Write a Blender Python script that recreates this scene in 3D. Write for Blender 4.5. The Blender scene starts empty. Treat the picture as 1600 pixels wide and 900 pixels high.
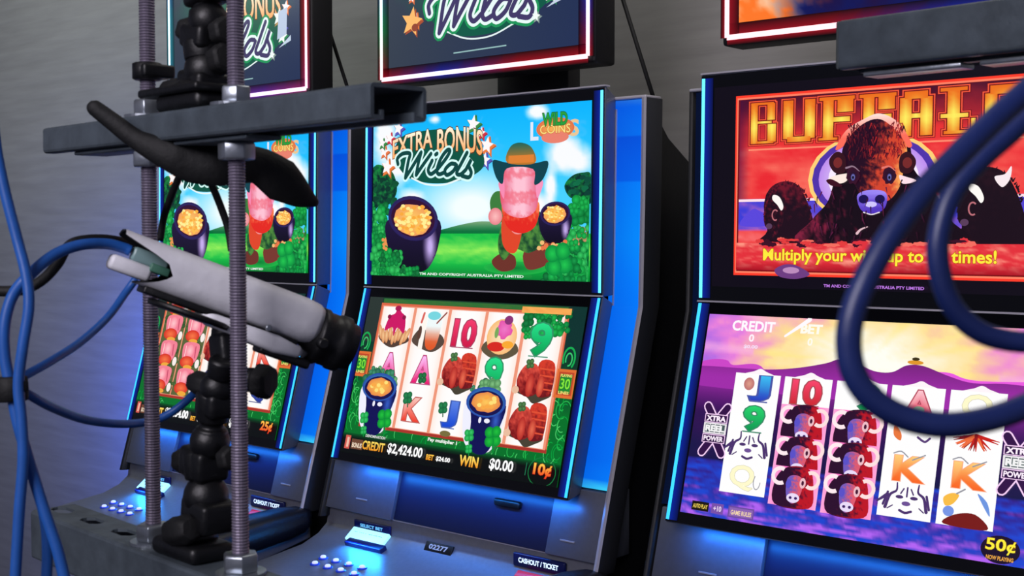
import bpy, bmesh, math, random
import numpy as np
from mathutils import Vector, Matrix, noise
from mathutils.geometry import tessellate_polygon
random.seed(7)
C = bpy.context.scene.collection
ZO = 1.35            # height of the joint between upper and lower screens above the floor

# ------------------------------------------------------------------ camera
CAM = np.array([1.79839543, -1.90247412, 0.11854639 + ZO])
YAW, PITCH, ROLL, F = 0.72770763, -0.04291332, -0.00096522, 2024.79
def cam_axes():
    cy, sy, cp, sp = math.cos(YAW), math.sin(YAW), math.cos(PITCH), math.sin(PITCH)
    f = np.array([-sy*cp, cy*cp, sp]); r = np.array([cy, sy, 0.]); u = np.cross(r, f)
    cr, sr = math.cos(ROLL), math.sin(ROLL)
    return cr*r+sr*u, -sr*r+cr*u, f
RR, UU, FF = cam_axes()
cd = bpy.data.cameras.new('camera'); cam = bpy.data.objects.new('camera', cd); C.objects.link(cam)
m = Matrix.Identity(4)
for i in range(3):
    m[i][0] = RR[i]; m[i][1] = UU[i]; m[i][2] = -FF[i]; m[i][3] = CAM[i]
cam.matrix_world = m
cd.sensor_width = 36; cd.lens = 36*F/1600; cd.clip_start = .02; cd.clip_end = 50
cd.dof.use_dof = True; cd.dof.focus_distance = 2.45; cd.dof.aperture_fstop = 26
bpy.context.scene.camera = cam
vs = bpy.context.scene.view_settings
vs.view_transform = 'Standard'; vs.look = 'None'; vs.gamma = 1; vs.use_curve_mapping = False; vs.exposure = 0.0

def ray(u, v): return RR*(u-800)/F + UU*(450-v)/F + FF
def at(u, v, depth): return Vector(CAM + ray(u, v)*depth)
def onp(u, v, n, c):
    n = np.array(n, float); d = ray(u, v); return Vector(CAM + d*((c-n@CAM)/(n@d)))
def proj(p):
    d = np.asarray(p, float)-CAM; z = d@FF
    return (800+F*(d@RR)/z, 450-F*(d@UU)/z)

# ------------------------------------------------------------------ world and added fill lights
w = bpy.data.worlds.new('world'); bpy.context.scene.world = w; w.use_nodes = True
w.node_tree.nodes['Background'].inputs[0].default_value = (.55, .56, .80, 1)
w.node_tree.nodes['Background'].inputs[1].default_value = .16
def area(name, loc, target, size, energy, col, size_y=None):
    l = bpy.data.lights.new(name, 'AREA'); l.energy = energy; l.color = col; l.size = size
    if size_y: l.shape = 'RECTANGLE'; l.size_y = size_y
    o = bpy.data.objects.new(name, l); C.objects.link(o); o.location = loc
    o.rotation_euler = (Vector(target)-Vector(loc)).to_track_quat('-Z', 'Y').to_euler(); return o
area('left_wall_fill', (-2.3, -.9, 2.9), (-2.6, .6, 2.0), 1.2, 24, (.90, 1, .90))  # added fill, brightens the wall at the left
area('blue_wall_fill', (-1.72, .30, .86), (-2.1, .65, .92), .5, 17, (.02, .12, 1), .3)  # added blue fill for the LED spill on the left wall
area('back_wall_fill', (1.1, -.35, 2.95), (.75, .6, 1.75), .8, 11, (1, .96, .9))  # added wash for the wall behind the machines
area('front_fill', (1.5, -3.2, 2.45), (.8, -.9, 1.35), 1.0, 37, (.96, .90, 1))  # added key fill from behind the camera for rack and cabinet fronts

# ------------------------------------------------------------------ materials
def lin(c):
    return tuple(((x/255/12.92) if x/255 <= .04045 else ((x/255+.055)/1.055)**2.4) for x in c[:3])
MATS = {}
def mat(name, col, rough=.5, metal=0., bump=0., scale=80., var=0., emis=None, es=1., spec=.5):
    if name in MATS: return MATS[name]
    M = bpy.data.materials.new(name); M.use_nodes = True; nt = M.node_tree
    b = nt.nodes['Principled BSDF']; c = lin(col)
    b.inputs['Base Color'].default_value = (*c, 1); b.inputs['Roughness'].default_value = rough
    b.inputs['Metallic'].default_value = metal; b.inputs['Specular IOR Level'].default_value = spec
    if emis: b.inputs['Emission Color'].default_value = (*lin(emis), 1); b.inputs['Emission Strength'].default_value = es
    if bump or var:
        tc = nt.nodes.new('ShaderNodeTexCoord'); n = nt.nodes.new('ShaderNodeTexNoise')
        n.inputs['Scale'].default_value = scale; n.inputs['Detail'].default_value = 4
        nt.links.new(tc.outputs['Object'], n.inputs['Vector'])
        if bump:
            bp = nt.nodes.new('ShaderNodeBump'); bp.inputs['Strength'].default_value = bump; bp.inputs['Distance'].default_value = .002
            nt.links.new(n.outputs['Fac'], bp.inputs['Height']); nt.links.new(bp.outputs[0], b.inputs['Normal'])
        if var:
            r = nt.nodes.new('ShaderNodeValToRGB')
            r.color_ramp.elements[0].position = .3; r.color_ramp.elements[1].position = .7
            r.color_ramp.elements[0].color = (*[x*(1-var) for x in c], 1); r.color_ramp.elements[1].color = (*[min(1, x*(1+var)) for x in c], 1)
            nt.links.new(n.outputs['Fac'], r.inputs[0]); nt.links.new(r.outputs[0], b.inputs['Base Color'])
    MATS[name] = M; return M
def screen_mat(name, strength=1., rough=.25, spec=.3):
    if name in MATS: return MATS[name]
    M = bpy.data.materials.new(name); M.use_nodes = True; nt = M.node_tree; b = nt.nodes['Principled BSDF']
    a = nt.nodes.new('ShaderNodeVertexColor'); a.layer_name = 'Col'
    b.inputs['Base Color'].default_value = (.004, .004, .005, 1); b.inputs['Roughness'].default_value = rough
    b.inputs['Specular IOR Level'].default_value = spec
    nt.links.new(a.outputs['Color'], b.inputs['Emission Color']); b.inputs['Emission Strength'].default_value = strength
    MATS[name] = M; return M
galv = mat('galvanised_steel', (118, 118, 124), .5, .55, .5, 60, .18)
strut = mat('strut_steel', (84, 94, 102), .5, .3, .6, 45, .22)
zinc = mat('zinc_plated', (165, 172, 180), .32, .85, .2, 90, .1)
rodm = mat('threaded_steel', (126, 118, 136), .45, .5, .2, 200, .12)
blackp = mat('black_plastic', (8, 9, 12), .45, 0, .3, 120)
blackr = mat('black_rubber', (7, 8, 10), .7, 0, .4, 150)
whitep = mat('light_grey_plastic', (236, 236, 242), .45, 0, .25, 70, .05)
bluec = mat('blue_cable_jacket', (34, 92, 176), .42, 0, .15, 60, .1)
navyc = mat('navy_cable_jacket', (24, 40, 96), .4, 0, .15, 60, .1)
cab = mat('cabinet_black', (9, 10, 16), .5, 0, .2, 100)
cabg = mat('cabinet_grey', (104, 108, 126), .38, .3, .1, 90, .05)
deckm = mat('deck_silver_grey', (120, 122, 134), .42, .25, .12, 110, .06)
silver = mat('silver_trim', (200, 196, 208), .35, .25)
glass = mat('black_glass', (4, 4, 9), .12, 0, spec=.5)
darkblue = mat('recess_panel', (30, 36, 70), .35, .1)
glow = screen_mat('painted_glow', 1.0, .5, .1)  # emissive colour for LED glow painted on wings and bezels
scr = screen_mat('screen_picture', 1.0)
led = screen_mat('led_strip', 1.9, .5, .1)

# ------------------------------------------------------------------ mesh builder
class MB:
    def __init__(s): s.v = []; s.f = []; s.sm = []
    def add(s, vs, fs, smooth=False):
        o = len(s.v); s.v += [tuple(v) for v in vs]
        s.f += [tuple(i+o for i in f) for f in fs]; s.sm += [smooth]*len(fs); return s
    def box(s, c, d, R=None):
        vs = []
        for x in (-1, 1):
            for y in (-1, 1):
                for z in (-1, 1):
                    v = Vector((x*d[0]/2, y*d[1]/2, z*d[2]/2))
                    if R: v = R @ v
                    vs.append(v+Vector(c))
        return s.add(vs, [(0, 1, 3, 2), (4, 6, 7, 5), (0, 4, 5, 1), (2, 3, 7, 6), (0, 2, 6, 4), (1, 5, 7, 3)])
    def hexa(s, a, b):   # two matching quads
        return s.add(list(a)+list(b), [(3, 2, 1, 0), (4, 5, 6, 7), (0, 1, 5, 4), (1, 2, 6, 5), (2, 3, 7, 6), (3, 0, 4, 7)])
    def prism(s, prof, a, b, ax=0):   # profile (p,q) extruded along axis ax from a to b
        n = len(prof)
        def P(t, p):
            l = list(p); l.insert(ax, t); return tuple(l)
        vs = [P(a, p) for p in prof]+[P(b, p) for p in prof]
        fs = [(i, (i+1) % n, (i+1) % n+n, i+n) for i in range(n)]
        tri = tessellate_polygon([[Vector((p[0], p[1], 0)) for p in prof]])
        fs += [tuple(t) for t in tri]+[tuple(i+n for i in reversed(t)) for t in tri]
        return s.add(vs, fs)
    def rings(s, rings, closed=True, smooth=True, caps=True):
        n = len(rings[0]); vs = [v for r in rings for v in r]; fs = []
        for k in range(len(rings)-1):
            for i in range(n if closed else n-1):
                j = (i+1) % n; fs.append((k*n+i, k*n+j, (k+1)*n+j, (k+1)*n+i))
        s.add(vs, fs, smooth)
        if caps:
            s.add(rings[0], [tuple(reversed(range(n)))]); s.add(rings[-1], [tuple(range(n))])
        return s
    def lathe(s, p0, axis, prof, n=24, smooth=True, start=None):   # prof: (t along axis, radius)
        a = Vector(axis).normalized(); e = Vector(start) if start else (Vector((0, 0, 1)) if abs(a.z) < .9 else Vector((1, 0, 0)))
        u = (e-a*e.dot(a)).normalized(); v = a.cross(u); rs = []
        for t, r in prof:
            rs.append([Vector(p0)+a*t+(u*math.cos(2*math.pi*i/n)+v*math.sin(2*math.pi*i/n))*r for i in range(n)])
        return s.rings(rs, smooth=smooth)
    def tube(s, pts, r, n=12, flat=None):
        rs = []; pts = [Vector(p) for p in pts]; up = None
        for i, p in enumerate(pts):
            t = (pts[min(i+1, len(pts)-1)]-pts[max(i-1, 0)]).normalized()
            if up is None:
                up = Vector((0, 0, 1)) if abs(t.z) < .8 else Vector((1, 0, 0))
            up = (up-t*up.dot(t)).normalized(); v = t.cross(up)
            rr = r[i] if isinstance(r, (list, tuple)) else r
            ra, rb = (rr if isinstance(rr, (list, tuple)) else (rr, rr))
            rs.append([p+up*math.cos(2*math.pi*k/n)*ra+v*math.sin(2*math.pi*k/n)*rb for k in range(n)])
        return s.rings(rs)
    def build(s, name, material, parent=None, bevel=0, seg=2):
        me = bpy.data.meshes.new(name); me.from_pydata(s.v, [], s.f)
        me.materials.append(material)
        me.polygons.foreach_set('use_smooth', s.sm)
        bm = bmesh.new(); bm.from_mesh(me); bmesh.ops.remove_doubles(bm, verts=bm.verts, dist=1e-6)
        bmesh.ops.recalc_face_normals(bm, faces=bm.faces); bm.to_mesh(me); bm.free()
        o = bpy.data.objects.new(name, me); C.objects.link(o)
        if parent: o.parent = parent
        if bevel:
            b = o.modifiers.new('bevel', 'BEVEL'); b.width = bevel; b.segments = seg; b.limit_method = 'ANGLE'; b.angle_limit = .6
            for p in me.polygons: p.use_smooth = True
            b.harden_normals = False
        return o
def empty(name, loc, label, cat, group=None, rz=0):
    o = bpy.data.objects.new(name, None); C.objects.link(o); o.location = loc; o.rotation_euler = (0, 0, rz)
    o.empty_display_size = .1; tag(o, label, cat, group); return o
def tag(o, label, cat, group=None):
    o['label'] = label; o['category'] = cat
    if group: o['group'] = group
def catmull(pts, k=8):
    pts = [Vector(p) for p in pts]; P = [2*pts[0]-pts[1]]+pts+[2*pts[-1]-pts[-2]]; out = []
    for i in range(1, len(P)-2):
        a, b, c, d = P[i-1:i+3]
        for j in range(k):
            t = j/k
            out.append(.5*((2*b)+(c-a)*t+(2*a-5*b+4*c-d)*t*t+(3*b-a-3*c+d)*t**3))
    out.append(pts[-1]); return out

# ------------------------------------------------------------------ room
def struct(name, o):
    o['kind'] = 'structure'; return o
wallm = mat('panel_wall', (152, 149, 148), .75, 0, .5, 6, .1)
nt = wallm.node_tree       # faint horizontal grain
mp = nt.nodes.new('ShaderNodeMapping'); mp.inputs['Scale'].default_value = (.6, 1, 6)
tc = [n for n in nt.nodes if n.type == 'TEX_COORD'][0]; nz = [n for n in nt.nodes if n.type == 'TEX_NOISE'][0]
nt.links.new(tc.outputs['Object'], mp.inputs[0]); nt.links.new(mp.outputs[0], nz.inputs['Vector'])
struct('wall_back', MB().box((-.8, .70, 1.6), (8, .1, 3.2)).build('wall_back', wallm))
struct('floor', MB().box((-.8, -1.9, -.05), (8, 5.2, .1)).build('floor', mat('dark_carpet', (34, 30, 44), .9, 0, .6, 200, .3)))
struct('ceiling', MB().box((-.8, -1.9, 3.25), (8, 5.2, .1)).build('ceiling', mat('ceiling_white', (170, 168, 162), .8, 0, .2, 40)))

# ------------------------------------------------------------------ screen pictures: flat lit shapes in a 160 x 90 frame
def hom(c):
    A = []; b = []
    for (x, y), (u, v) in zip(c, [(0, 0), (160, 0), (160, 90), (0, 90)]):
        A += [[x, y, 1, 0, 0, 0, -u*x, -u*y], [0, 0, 0, x, y, 1, -v*x, -v*y]]; b += [u, v]
    return np.append(np.linalg.solve(A, b), 1).reshape(3, 3)
GLY = {}
def glyphs(s, bold, shear=0.):
    k = (s, bold, shear)
    if k in GLY: return GLY[k]
    cu = bpy.data.curves.new('t', 'FONT'); cu.body = s; cu.offset = bold; cu.shear = shear; cu.resolution_u = 3; cu.dimensions = '2D'; cu.fill_mode = 'FRONT'
    ob = bpy.data.objects.new('t', cu); C.objects.link(ob)
    me = bpy.data.meshes.new_from_object(ob.evaluated_get(bpy.context.evaluated_depsgraph_get()))
    v = [(a.co.x, a.co.y) for a in me.vertices]; f = [tuple(p.vertices) for p in me.polygons]
    bpy.data.objects.remove(ob); bpy.data.curves.remove(cu); bpy.data.meshes.remove(me)
    GLY[k] = (v, f); return GLY[k]
def mix(a, b, t): t = max(0, min(1, t)); return tuple(a[i]*(1-t)+b[i]*t for i in range(3))
def fbm(x, y, s=0, o=4):
    return .5+.5*noise.fractal(Vector((x, y, s)), .8, 2.0, o)
class Art:
    def __init__(s, corners=None): s.v = []; s.f = []; s.c = []; s.layer = 0; s.H = hom(corners) if corners else None
    def z(s, x0, y0, k):       # a reading frame over the picture
        def g(*pts):
            out = []
            for x, y in pts:
                q = s.H @ [x0+x*k, y0+y*k, 1]; out.append((q[0]/q[2], q[1]/q[2]))
            return out
        return g
    def raw(s, vs, fs, col):
        o = len(s.v); s.layer += 1; h = s.layer*.000012
        for i, (x, y) in enumerate(vs):
            x = max(0, min(160, x)); y = max(0, min(90, y))
            s.v.append((x, y, h))
            s.c.append(lin(col(x, y) if callable(col) else (col[i] if isinstance(col, list) else col)))
        s.f += [tuple(i+o for i in f) for f in fs]
    def poly(s, pts, col): s.raw(pts, [tuple(t) for t in tessellate_polygon([[Vector((x, y, 0)) for x, y in pts]])], col)
    def blobby(s, pts, col, k=5):    # closed smooth outline
        P = [Vector((x, y, 0)) for x, y in pts]; n = len(P); out = []
        for i in range(n):
            a, b, c, d = P[i-1], P[i], P[(i+1) % n], P[(i+2) % n]
            for j in range(k):
                t = j/k; q = .5*((2*b)+(c-a)*t+(2*a-5*b+4*c-d)*t*t+(3*b-a-3*c+d)*t**3); out.append((q.x, q.y))
        s.poly(out, col)
    def mblob(s, pts, col, step=1.0, k=5):    # smooth outline with a finely coloured inside
        s.blobby(pts, col, k); P = [Vector((x, y, 0)) for x, y in pts]; n = len(P); out = []
        for i in range(n):
            a, b, c, d = P[i-1], P[i], P[(i+1) % n], P[(i+2) % n]
            for j in range(k):
                t = j/k; q = .5*((2*b)+(c-a)*t+(2*a-5*b+4*c-d)*t*t+(3*b-a-3*c+d)*t**3); out.append((q.x, q.y))
        def ins(x, y):
            r = False; j = len(out)-1
            for i in range(len(out)):
                (x1, y1), (x2, y2) = out[i], out[j]
                if (y1 > y) != (y2 > y) and x < (x2-x1)*(y-y1)/(y2-y1)+x1: r = not r
                j = i
            return r
        x0 = min(p[0] for p in out); x1 = max(p[0] for p in out); y0 = min(p[1] for p in out); y1 = max(p[1] for p in out)
        nx = int((x1-x0)/step)+1; ny = int((y1-y0)/step)+1; I = {}; vs = []; fs = []
        for i in range(nx+1):
            for j in range(ny+1):
                x, y = x0+i*step, y0+j*step
                if ins(x, y): I[i, j] = len(vs); vs.append((x, y))
        for (i, j) in I:
            q = [(i, j), (i+1, j), (i+1, j+1), (i, j+1)]
            if all(e in I for e in q): fs.append(tuple(I[e] for e in q))
        if fs: s.raw(vs, fs, col)
    def rect(s, x0, y0, x1, y1, col): s.raw([(x0, y0), (x1, y0), (x1, y1), (x0, y1)], [(0, 1, 2, 3)], col)
    def grid(s, x0, y0, x1, y1, nx, ny, col):
        vs = [(x0+(x1-x0)*i/nx, y0+(y1-y0)*j/ny) for j in range(ny+1) for i in range(nx+1)]
        s.raw(vs, [(j*(nx+1)+i, j*(nx+1)+i+1, (j+1)*(nx+1)+i+1, (j+1)*(nx+1)+i) for j in range(ny) for i in range(nx)], col)
    def ell(s, x, y, rx, ry, col, edge=None, n=24, rot=0, wob=0, wn=7):
        ca, sa = math.cos(rot), math.sin(rot); ps = []
        for i in range(n):
            a = 2*math.pi*i/n; r = 1+wob*math.sin(a*wn)+wob*.6*math.sin(a*(wn*2+1)+1)
            px, py = rx*r*math.cos(a), ry*r*math.sin(a); ps.append((x+px*ca-py*sa, y+px*sa+py*ca))
        s.raw([(x, y)]+ps, [(0, i+1, (i+1) % n+1) for i in range(n)], [col]+[edge or col]*n)
    def ring(s, x, y, rx, ry, w, col, n=32, a0=0, a1=2*math.pi):
        vs = []
        for i in range(n+1):
            a = a0+(a1-a0)*i/n; vs += [(x+rx*math.cos(a), y+ry*math.sin(a)), (x+(rx-w)*math.cos(a), y+(ry-w)*math.sin(a))]
        s.raw(vs, [(2*i, 2*i+1, 2*i+3, 2*i+2) for i in range(n)], col)
    def stroke(s, pts, w, col, k=6, ar=1.35):
        q = [(p.x, p.y) for p in catmull([(x, y, 0) for x, y in pts], k)] if k else list(pts); n = len(q); vs = []
        W = w if isinstance(w, (list, tuple)) else [w]*2
        for i, (x, y) in enumerate(q):
            ax, ay = q[max(i-1, 0)]; bx, by = q[min(i+1, n-1)]; dx, dy = bx-ax, by-ay; l = math.hypot(dx, dy) or 1
            ww = (W[0]+(W[-1]-W[0])*i/(n-1))/2 if len(W) == 2 else w/2
            vs += [(x-dy/l*ww, y+dx/l*ww), (x+dy/l*ww, y-dx/l*ww)]
        s.raw(vs, [(2*i, 2*i+1, 2*i+3, 2*i+2) for i in range(n-1)], col)
        s.layer -= 1
        for e in (0, -1):
            s.layer -= 1; s.ell(*q[e], W[e]/2, W[e]/2, col, n=10)
        s.layer += 1
    def text(s, t, x0, y0, x1, y1, col, bold=.02, shear=0, arc=0, slope=0, fit=None):
        v, f = glyphs(t, bold, shear); v0, _ = glyphs(t, fit if fit is not None else bold, shear)
        ax = min(p[0] for p in v0); bx = max(p[0] for p in v0); ay = min(p[1] for p in v0); by = max(p[1] for p in v0)
        vs = []
        for x, y in v:
            u = (x-ax)/(bx-ax); q = (y-ay)/(by-ay)
            vs.append((x0+u*(x1-x0), y1+(y0-y1)*q+arc*((2*u-1)**2)+slope*(u-.5)))
        s.raw(vs, f, col)
    def otext(s, t, x0, y0, x1, y1, col, oc, b=.01, o=.035, **k):
        s.text(t, x0, y0, x1, y1, oc, bold=b+o, fit=b, **k); s.text(t, x0, y0, x1, y1, col, bold=b, **k)
    def star(s, x, y, r, col, rot=0, n=5, inner=.45):
        ps = [(x+r*(1 if i % 2 == 0 else inner)*math.sin(math.pi*i/n+rot)*1.0, y-r*(1 if i % 2 == 0 else inner)*math.cos(math.pi*i/n+rot)) for i in range(2*n)]
        s.raw([(x, y)]+ps, [(0, i+1, (i+1) % (2*n)+1) for i in range(2*n)], col)
    def clover(s, x, y, r, col, edge=None, stem=True, n=4):
        if stem: s.stroke([(x, y), (x+r*.3, y+r*1.3)], r*.22, edge or col, 3)
        for i in range(n):
            a = 2*math.pi*i/n+.6; s.ell(x+.55*r*math.cos(a), y+.55*r*math.sin(a), r*.55, r*.5, col, edge, 12)
    def leaves(s, x0, y0, x1, y1, n, r, cols, rnd):
        for i in range(n):
            x = rnd.uniform(x0, x1); y = rnd.uniform(y0, y1); c = rnd.choice(cols)
            s.clover(x, y, r*rnd.uniform(.6, 1.3), mix(c, (255, 255, 255), .08), mix(c, (0, 40, 20), .35), False, rnd.choice((3, 4)))
    def object(s, name, parent, origin, ex, ey, en, W, m):   # 160 units = W metres
        k = W/160; me = bpy.data.meshes.new(name)
        vs = [tuple(origin+ex*(x*k)+ey*(y*k)+en*h) for x, y, h in s.v]
        me.from_pydata(vs, [], s.f); at_ = me.attributes.new('Col', 'FLOAT_COLOR', 'POINT')
        at_.data.foreach_set('color', np.array([(*c, 1) for c in s.c], 'f').ravel()); me.materials.append(m)
        o = bpy.data.objects.new(name, me); C.objects.link(o); o.parent = parent; return o

GREENS = [(0, 150, 60), (10, 185, 70), (0, 120, 50), (40, 205, 90)]
def pot(a, x, y, rx, h, rot=0.0, face=False, rnd=random):
    ry = rx*.62
    a.mblob([(x-rx, y), (x-rx*1.08, y+h*.5), (x-rx*.65, y+h*.93), (x, y+h), (x+rx*.65, y+h*.93), (x+rx*1.08, y+h*.5), (x+rx, y)], lambda px, py: mix(mix((34, 20, 66), (10, 4, 26), (py-y)/h), (200, 175, 240), 1.25-math.hypot((px-x-rx*.74)/(rx*.26), (py-y-h*.52)/(h*.36))))
    a.ell(x, y, rx*1.06, ry*1.06, (70, 50, 110), (40, 30, 90), 28, rot)
    a.ell(x, y, rx*.93, ry*.9, (60, 14, 40), (50, 10, 50), 28, rot)
    a.ell(x-rx*.02, y+ry*.08, rx*.78, ry*.74, (255, 205, 100), (244, 160, 90), 28, rot, .03, 9)
    for i in range(70):
        t = rnd.uniform(0, 6.28); q = .74*math.sqrt(rnd.random())
        a.ell(x+rx*q*math.cos(t), y+ry*q*math.sin(t), rx*.09, ry*.085, rnd.choice([(255, 225, 120), (255, 190, 80), (250, 170, 60), (255, 240, 150)]), n=8)
def wilds(a, g, inner, outline, wo, wi, halo=None):
    S = [g((372, 690), (368, 645), (410, 605), (468, 603), (455, 670), (432, 800)), g((432, 800), (470, 740), (560, 590)), g((560, 590), (535, 690), (520, 775)), g((520, 775), (570, 700), (640, 600)),
         g((650, 655), (618, 730), (640, 765), (690, 730)), g((690, 730), (760, 640), (795, 575), (770, 570), (720, 640), (690, 730), (705, 765), (750, 750)),
         g((840, 680), (800, 680), (755, 730), (770, 770), (820, 740), (850, 690)), g((935, 585), (885, 680), (850, 750), (880, 765), (925, 725)),
         g((925, 725), (970, 640), (950, 690), (970, 745), (950, 785), (895, 775))]
    dot = g((690, 598), (678, 606))
    if halo:
        for q in S+[dot]: a.stroke(q, wo*1.5, halo)
    for q in S+[dot]: a.stroke(q, wo, outline)
    for q in S+[dot]: a.stroke(q, wi, inner)
def bonus_logo(a, g, dark=False):
    # stars, lettering and cursive word of the feature logo; g reads the frame (1059 x 900)
    cols = [(60, 140, 70), (215, 50, 70), (235, 120, 70), (90, 90, 190)]
    for i, (x, y, r) in enumerate([(375, 400, 5.2), (305, 480, 4.6), (260, 590, 4.6), (285, 715, 6.2), (985, 350, 6.2), (1050, 420, 4.2), (1100, 520, 6.0), (1080, 640, 5.2), (245, 520, 4)]):
        cx, cy = g((x, y))[0]; c = cols[(i+(3 if i == 0 else 0)) % 4] if i not in (3, 6) else (240, 125, 60)
        a.star(cx+.9, cy+1.2, r*1.02, mix(c, (0, 0, 0), .25), .25); a.star(cx+.6, cy+.8, r*.98, c, .2); a.star(cx-.2, cy, r*.8, (255, 250, 250), .2)
    a.blobby(g((340, 600), (400, 470), (560, 420), (720, 400), (900, 410), (1040, 480), (1060, 560), (1075, 680), (1000, 760), (850, 820), (660, 840), (480, 810), (380, 720)), (6, 84, 66) if not dark else (10, 90, 70))
    a.stroke(g((480, 800), (600, 848), (740, 850), (880, 800)), 1.0, (235, 250, 250))
    oc = (90, 40, 20)
    (x0, y0), (x1, y1) = g((325, 455), (1068, 610))
    def tc(t, pts, arcv, sl):
        p = g(*pts); xs = [q[0] for q in p]; ys = [q[1] for q in p]
        a.otext(t, min(xs), min(ys), max(xs), max(ys), lambda X, Y: mix((255, 252, 225), (255, 175, 105), (Y-min(ys))/(max(ys)-min(ys))), oc, .02, .03, arc=arcv, slope=sl)
    tc('EXTRA', ((330, 450), (650, 572)), 1.0, -5.0); tc('BONUS', ((690, 392), (1062, 560)), 2.0, 2.4)
    if dark: wilds(a, g, (66, 58, 104), (235, 252, 250), 7.0, 3.2, (30, 150, 90))
    else: wilds(a, g, (10, 70, 66), (215, 255, 250), 4.6, 2.3)

def art_landscape():
    a = Art([(586.7, 192), (925.5, 154), (923.4, 437.5), (585.6, 430.4)]); rnd = random.Random(3)
    def sky(x, y):
        if y < 66:
            c = mix((0, 180, 255), (70, 210, 255), y/45); n = fbm(x/22, y/16, 1.7)
            d = math.hypot((x-78)/48, (y-52)/22); c = mix(c, (245, 255, 255), 1.25-d)
            for cx, cy, rx, ry in ((8, 10, 14, 22), (20, 27, 18, 14), (34, 46, 14, 7), (140, 26, 14, 12), (152, 30, 14, 10), (124, 3, 9, 5), (134, 42, 5, 16), (122, 52, 14, 8), (50, 3, 6, 3)):
                c = mix(c, (250, 252, 255), 1.6*(1-math.hypot((x-cx)/rx, (y-cy)/ry))+.9*(n-.5))
            return c
        return (60, 200, 80)
    a.grid(0, 0, 160, 68, 120, 60, sky)
    a.blobby([(46, 66), (58, 63.5), (72, 61), (86, 59.5), (100, 60.5), (112, 63), (112, 72), (46, 72)], lambda x, y: mix((120, 165, 120), (0, 110, 55), (y-60)/5))
    def grass(x, y):
        n = fbm(x/9, y/2.5, 5); c = mix((20, 190, 70), (150, 240, 90), .9-abs(y-75)/9+.5*(n-.5)); return mix(c, (0, 130, 50), (y-82)/8)
    a.grid(0, 66, 160, 90, 80, 24, grass)
    tr = lambda x, y: mix((20, 130, 60), (2, 44, 40), 2.6*(fbm(x/3.2, y/2.6, 2)-.32)+(y-36)/40)
    a.mblob([(0, 29), (8, 27), (17, 32), (20, 42), (14, 49), (6, 50), (0, 51)], tr, .8); a.mblob([(143, 42), (148, 37), (155, 35.6), (160, 37), (160, 51), (155, 48), (147, 48)], tr, .8)
    for i in range(26): a.ell(rnd.uniform(1, 19), rnd.uniform(28, 49), rnd.uniform(1.5, 3), rnd.uniform(1, 2), mix((10, 110, 60), (4, 50, 40), rnd.random()), n=9, wob=.1)
    for i in range(14): a.ell(rnd.uniform(145, 159), rnd.uniform(37, 47), rnd.uniform(1.5, 2.6), rnd.uniform(1, 1.8), mix((10, 110, 70), (4, 60, 50), rnd.random()), n=9, wob=.1)
    a.stroke([(156, 48), (158, 56)], 2, (30, 50, 40))
    a.leaves(-2, 50, 12, 88, 60, 3.6, GREENS, rnd); a.leaves(148, 50, 162, 90, 60, 4, GREENS, rnd)
    for i in range(14): a.ell(rnd.uniform(10, 18), rnd.uniform(68, 76), 1.3, 1.1, (235, 150, 80), n=8)
    pot(a, 34.6, 57.5, 19, 30, .12, rnd=rnd)
    a.leaves(2, 78, 24, 90, 30, 4, GREENS, rnd); a.leaves(20, 86, 42, 91, 14, 3, GREENS, rnd)
    # tall lidded vase with leaves (plain garden ornament)
    a.ell(112, 84, 22, 3.5, (0, 120, 50), (30, 180, 70))
    a.blobby([(98, 84), (96, 80), (104, 76), (112, 78), (112, 84), (104, 86)], (110, 50, 40))
    a.blobby([(120, 84), (118, 76), (128, 70), (136, 66), (140, 70), (136, 80), (128, 84)], (120, 55, 45))
    a.mblob([(104, 60), (100, 72), (104, 80), (112, 74), (122, 76), (132, 70), (130, 56), (118, 52)], lambda x, y: mix((80, 140, 60), (20, 66, 40), 2.4*(fbm(x/4, y/4, 3)-.35)), .8)
    a.blobby([(94, 50), (98, 44), (106, 46), (106, 58), (98, 60)], (60, 125, 60)); a.ell(98, 57, 5, 4.5, (255, 190, 190), (235, 130, 140))
    a.blobby([(104, 56), (103, 70), (108, 76), (114, 74), (117, 58)], (225, 70, 40)); a.ell(114, 63, 5, 3.5, (255, 200, 190), (240, 140, 140))
    a.mblob([(103, 50), (106, 62), (116, 66), (126, 62), (128, 50), (116, 55)], lambda x, y: mix((255, 150, 90), (230, 40, 30), (y-50)/9+1.2*(fbm(x/2, y/3)-.5)), .6)
    a.mblob([(103, 31), (101, 42), (104, 54), (116, 58), (126, 54), (128, 42), (126, 31)], lambda x, y: mix(mix((225, 84, 120), (255, 196, 214), 1.3-abs(x-115)/11), (240, 90, 110), .5+.5*math.sin(y/1.9+fbm(x/4, y/4)*4)-.4), .6)
    a.blobby([(100, 40), (104, 38), (104, 48)], (250, 140, 180)); a.blobby([(131, 40), (126, 38), (127, 48)], (250, 150, 190))
    a.blobby([(96, 27.5), (106, 29), (124, 30), (134, 29.5), (131, 38), (125, 41), (124, 33), (106, 32), (103, 40), (98, 36)], (10, 66, 78))
    a.blobby([(106, 29), (108, 21), (115, 19), (123, 22), (125, 30)], lambda x, y: mix((30, 100, 90), (190, 120, 40), (y-19)/9))
    a.rect(107, 25.5, 124.5, 29.5, (225, 130, 50))
    pot(a, 139, 56, 9.4, 15, -.05, rnd=rnd)
    for i in range(16): a.ell(rnd.uniform(126, 146), rnd.uniform(70, 74), 1.5, 1.2, rnd.choice([(245, 190, 120), (235, 120, 70)]), n=8)
    a.leaves(132, 80, 160, 91, 24, 4, GREENS, rnd)
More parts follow.
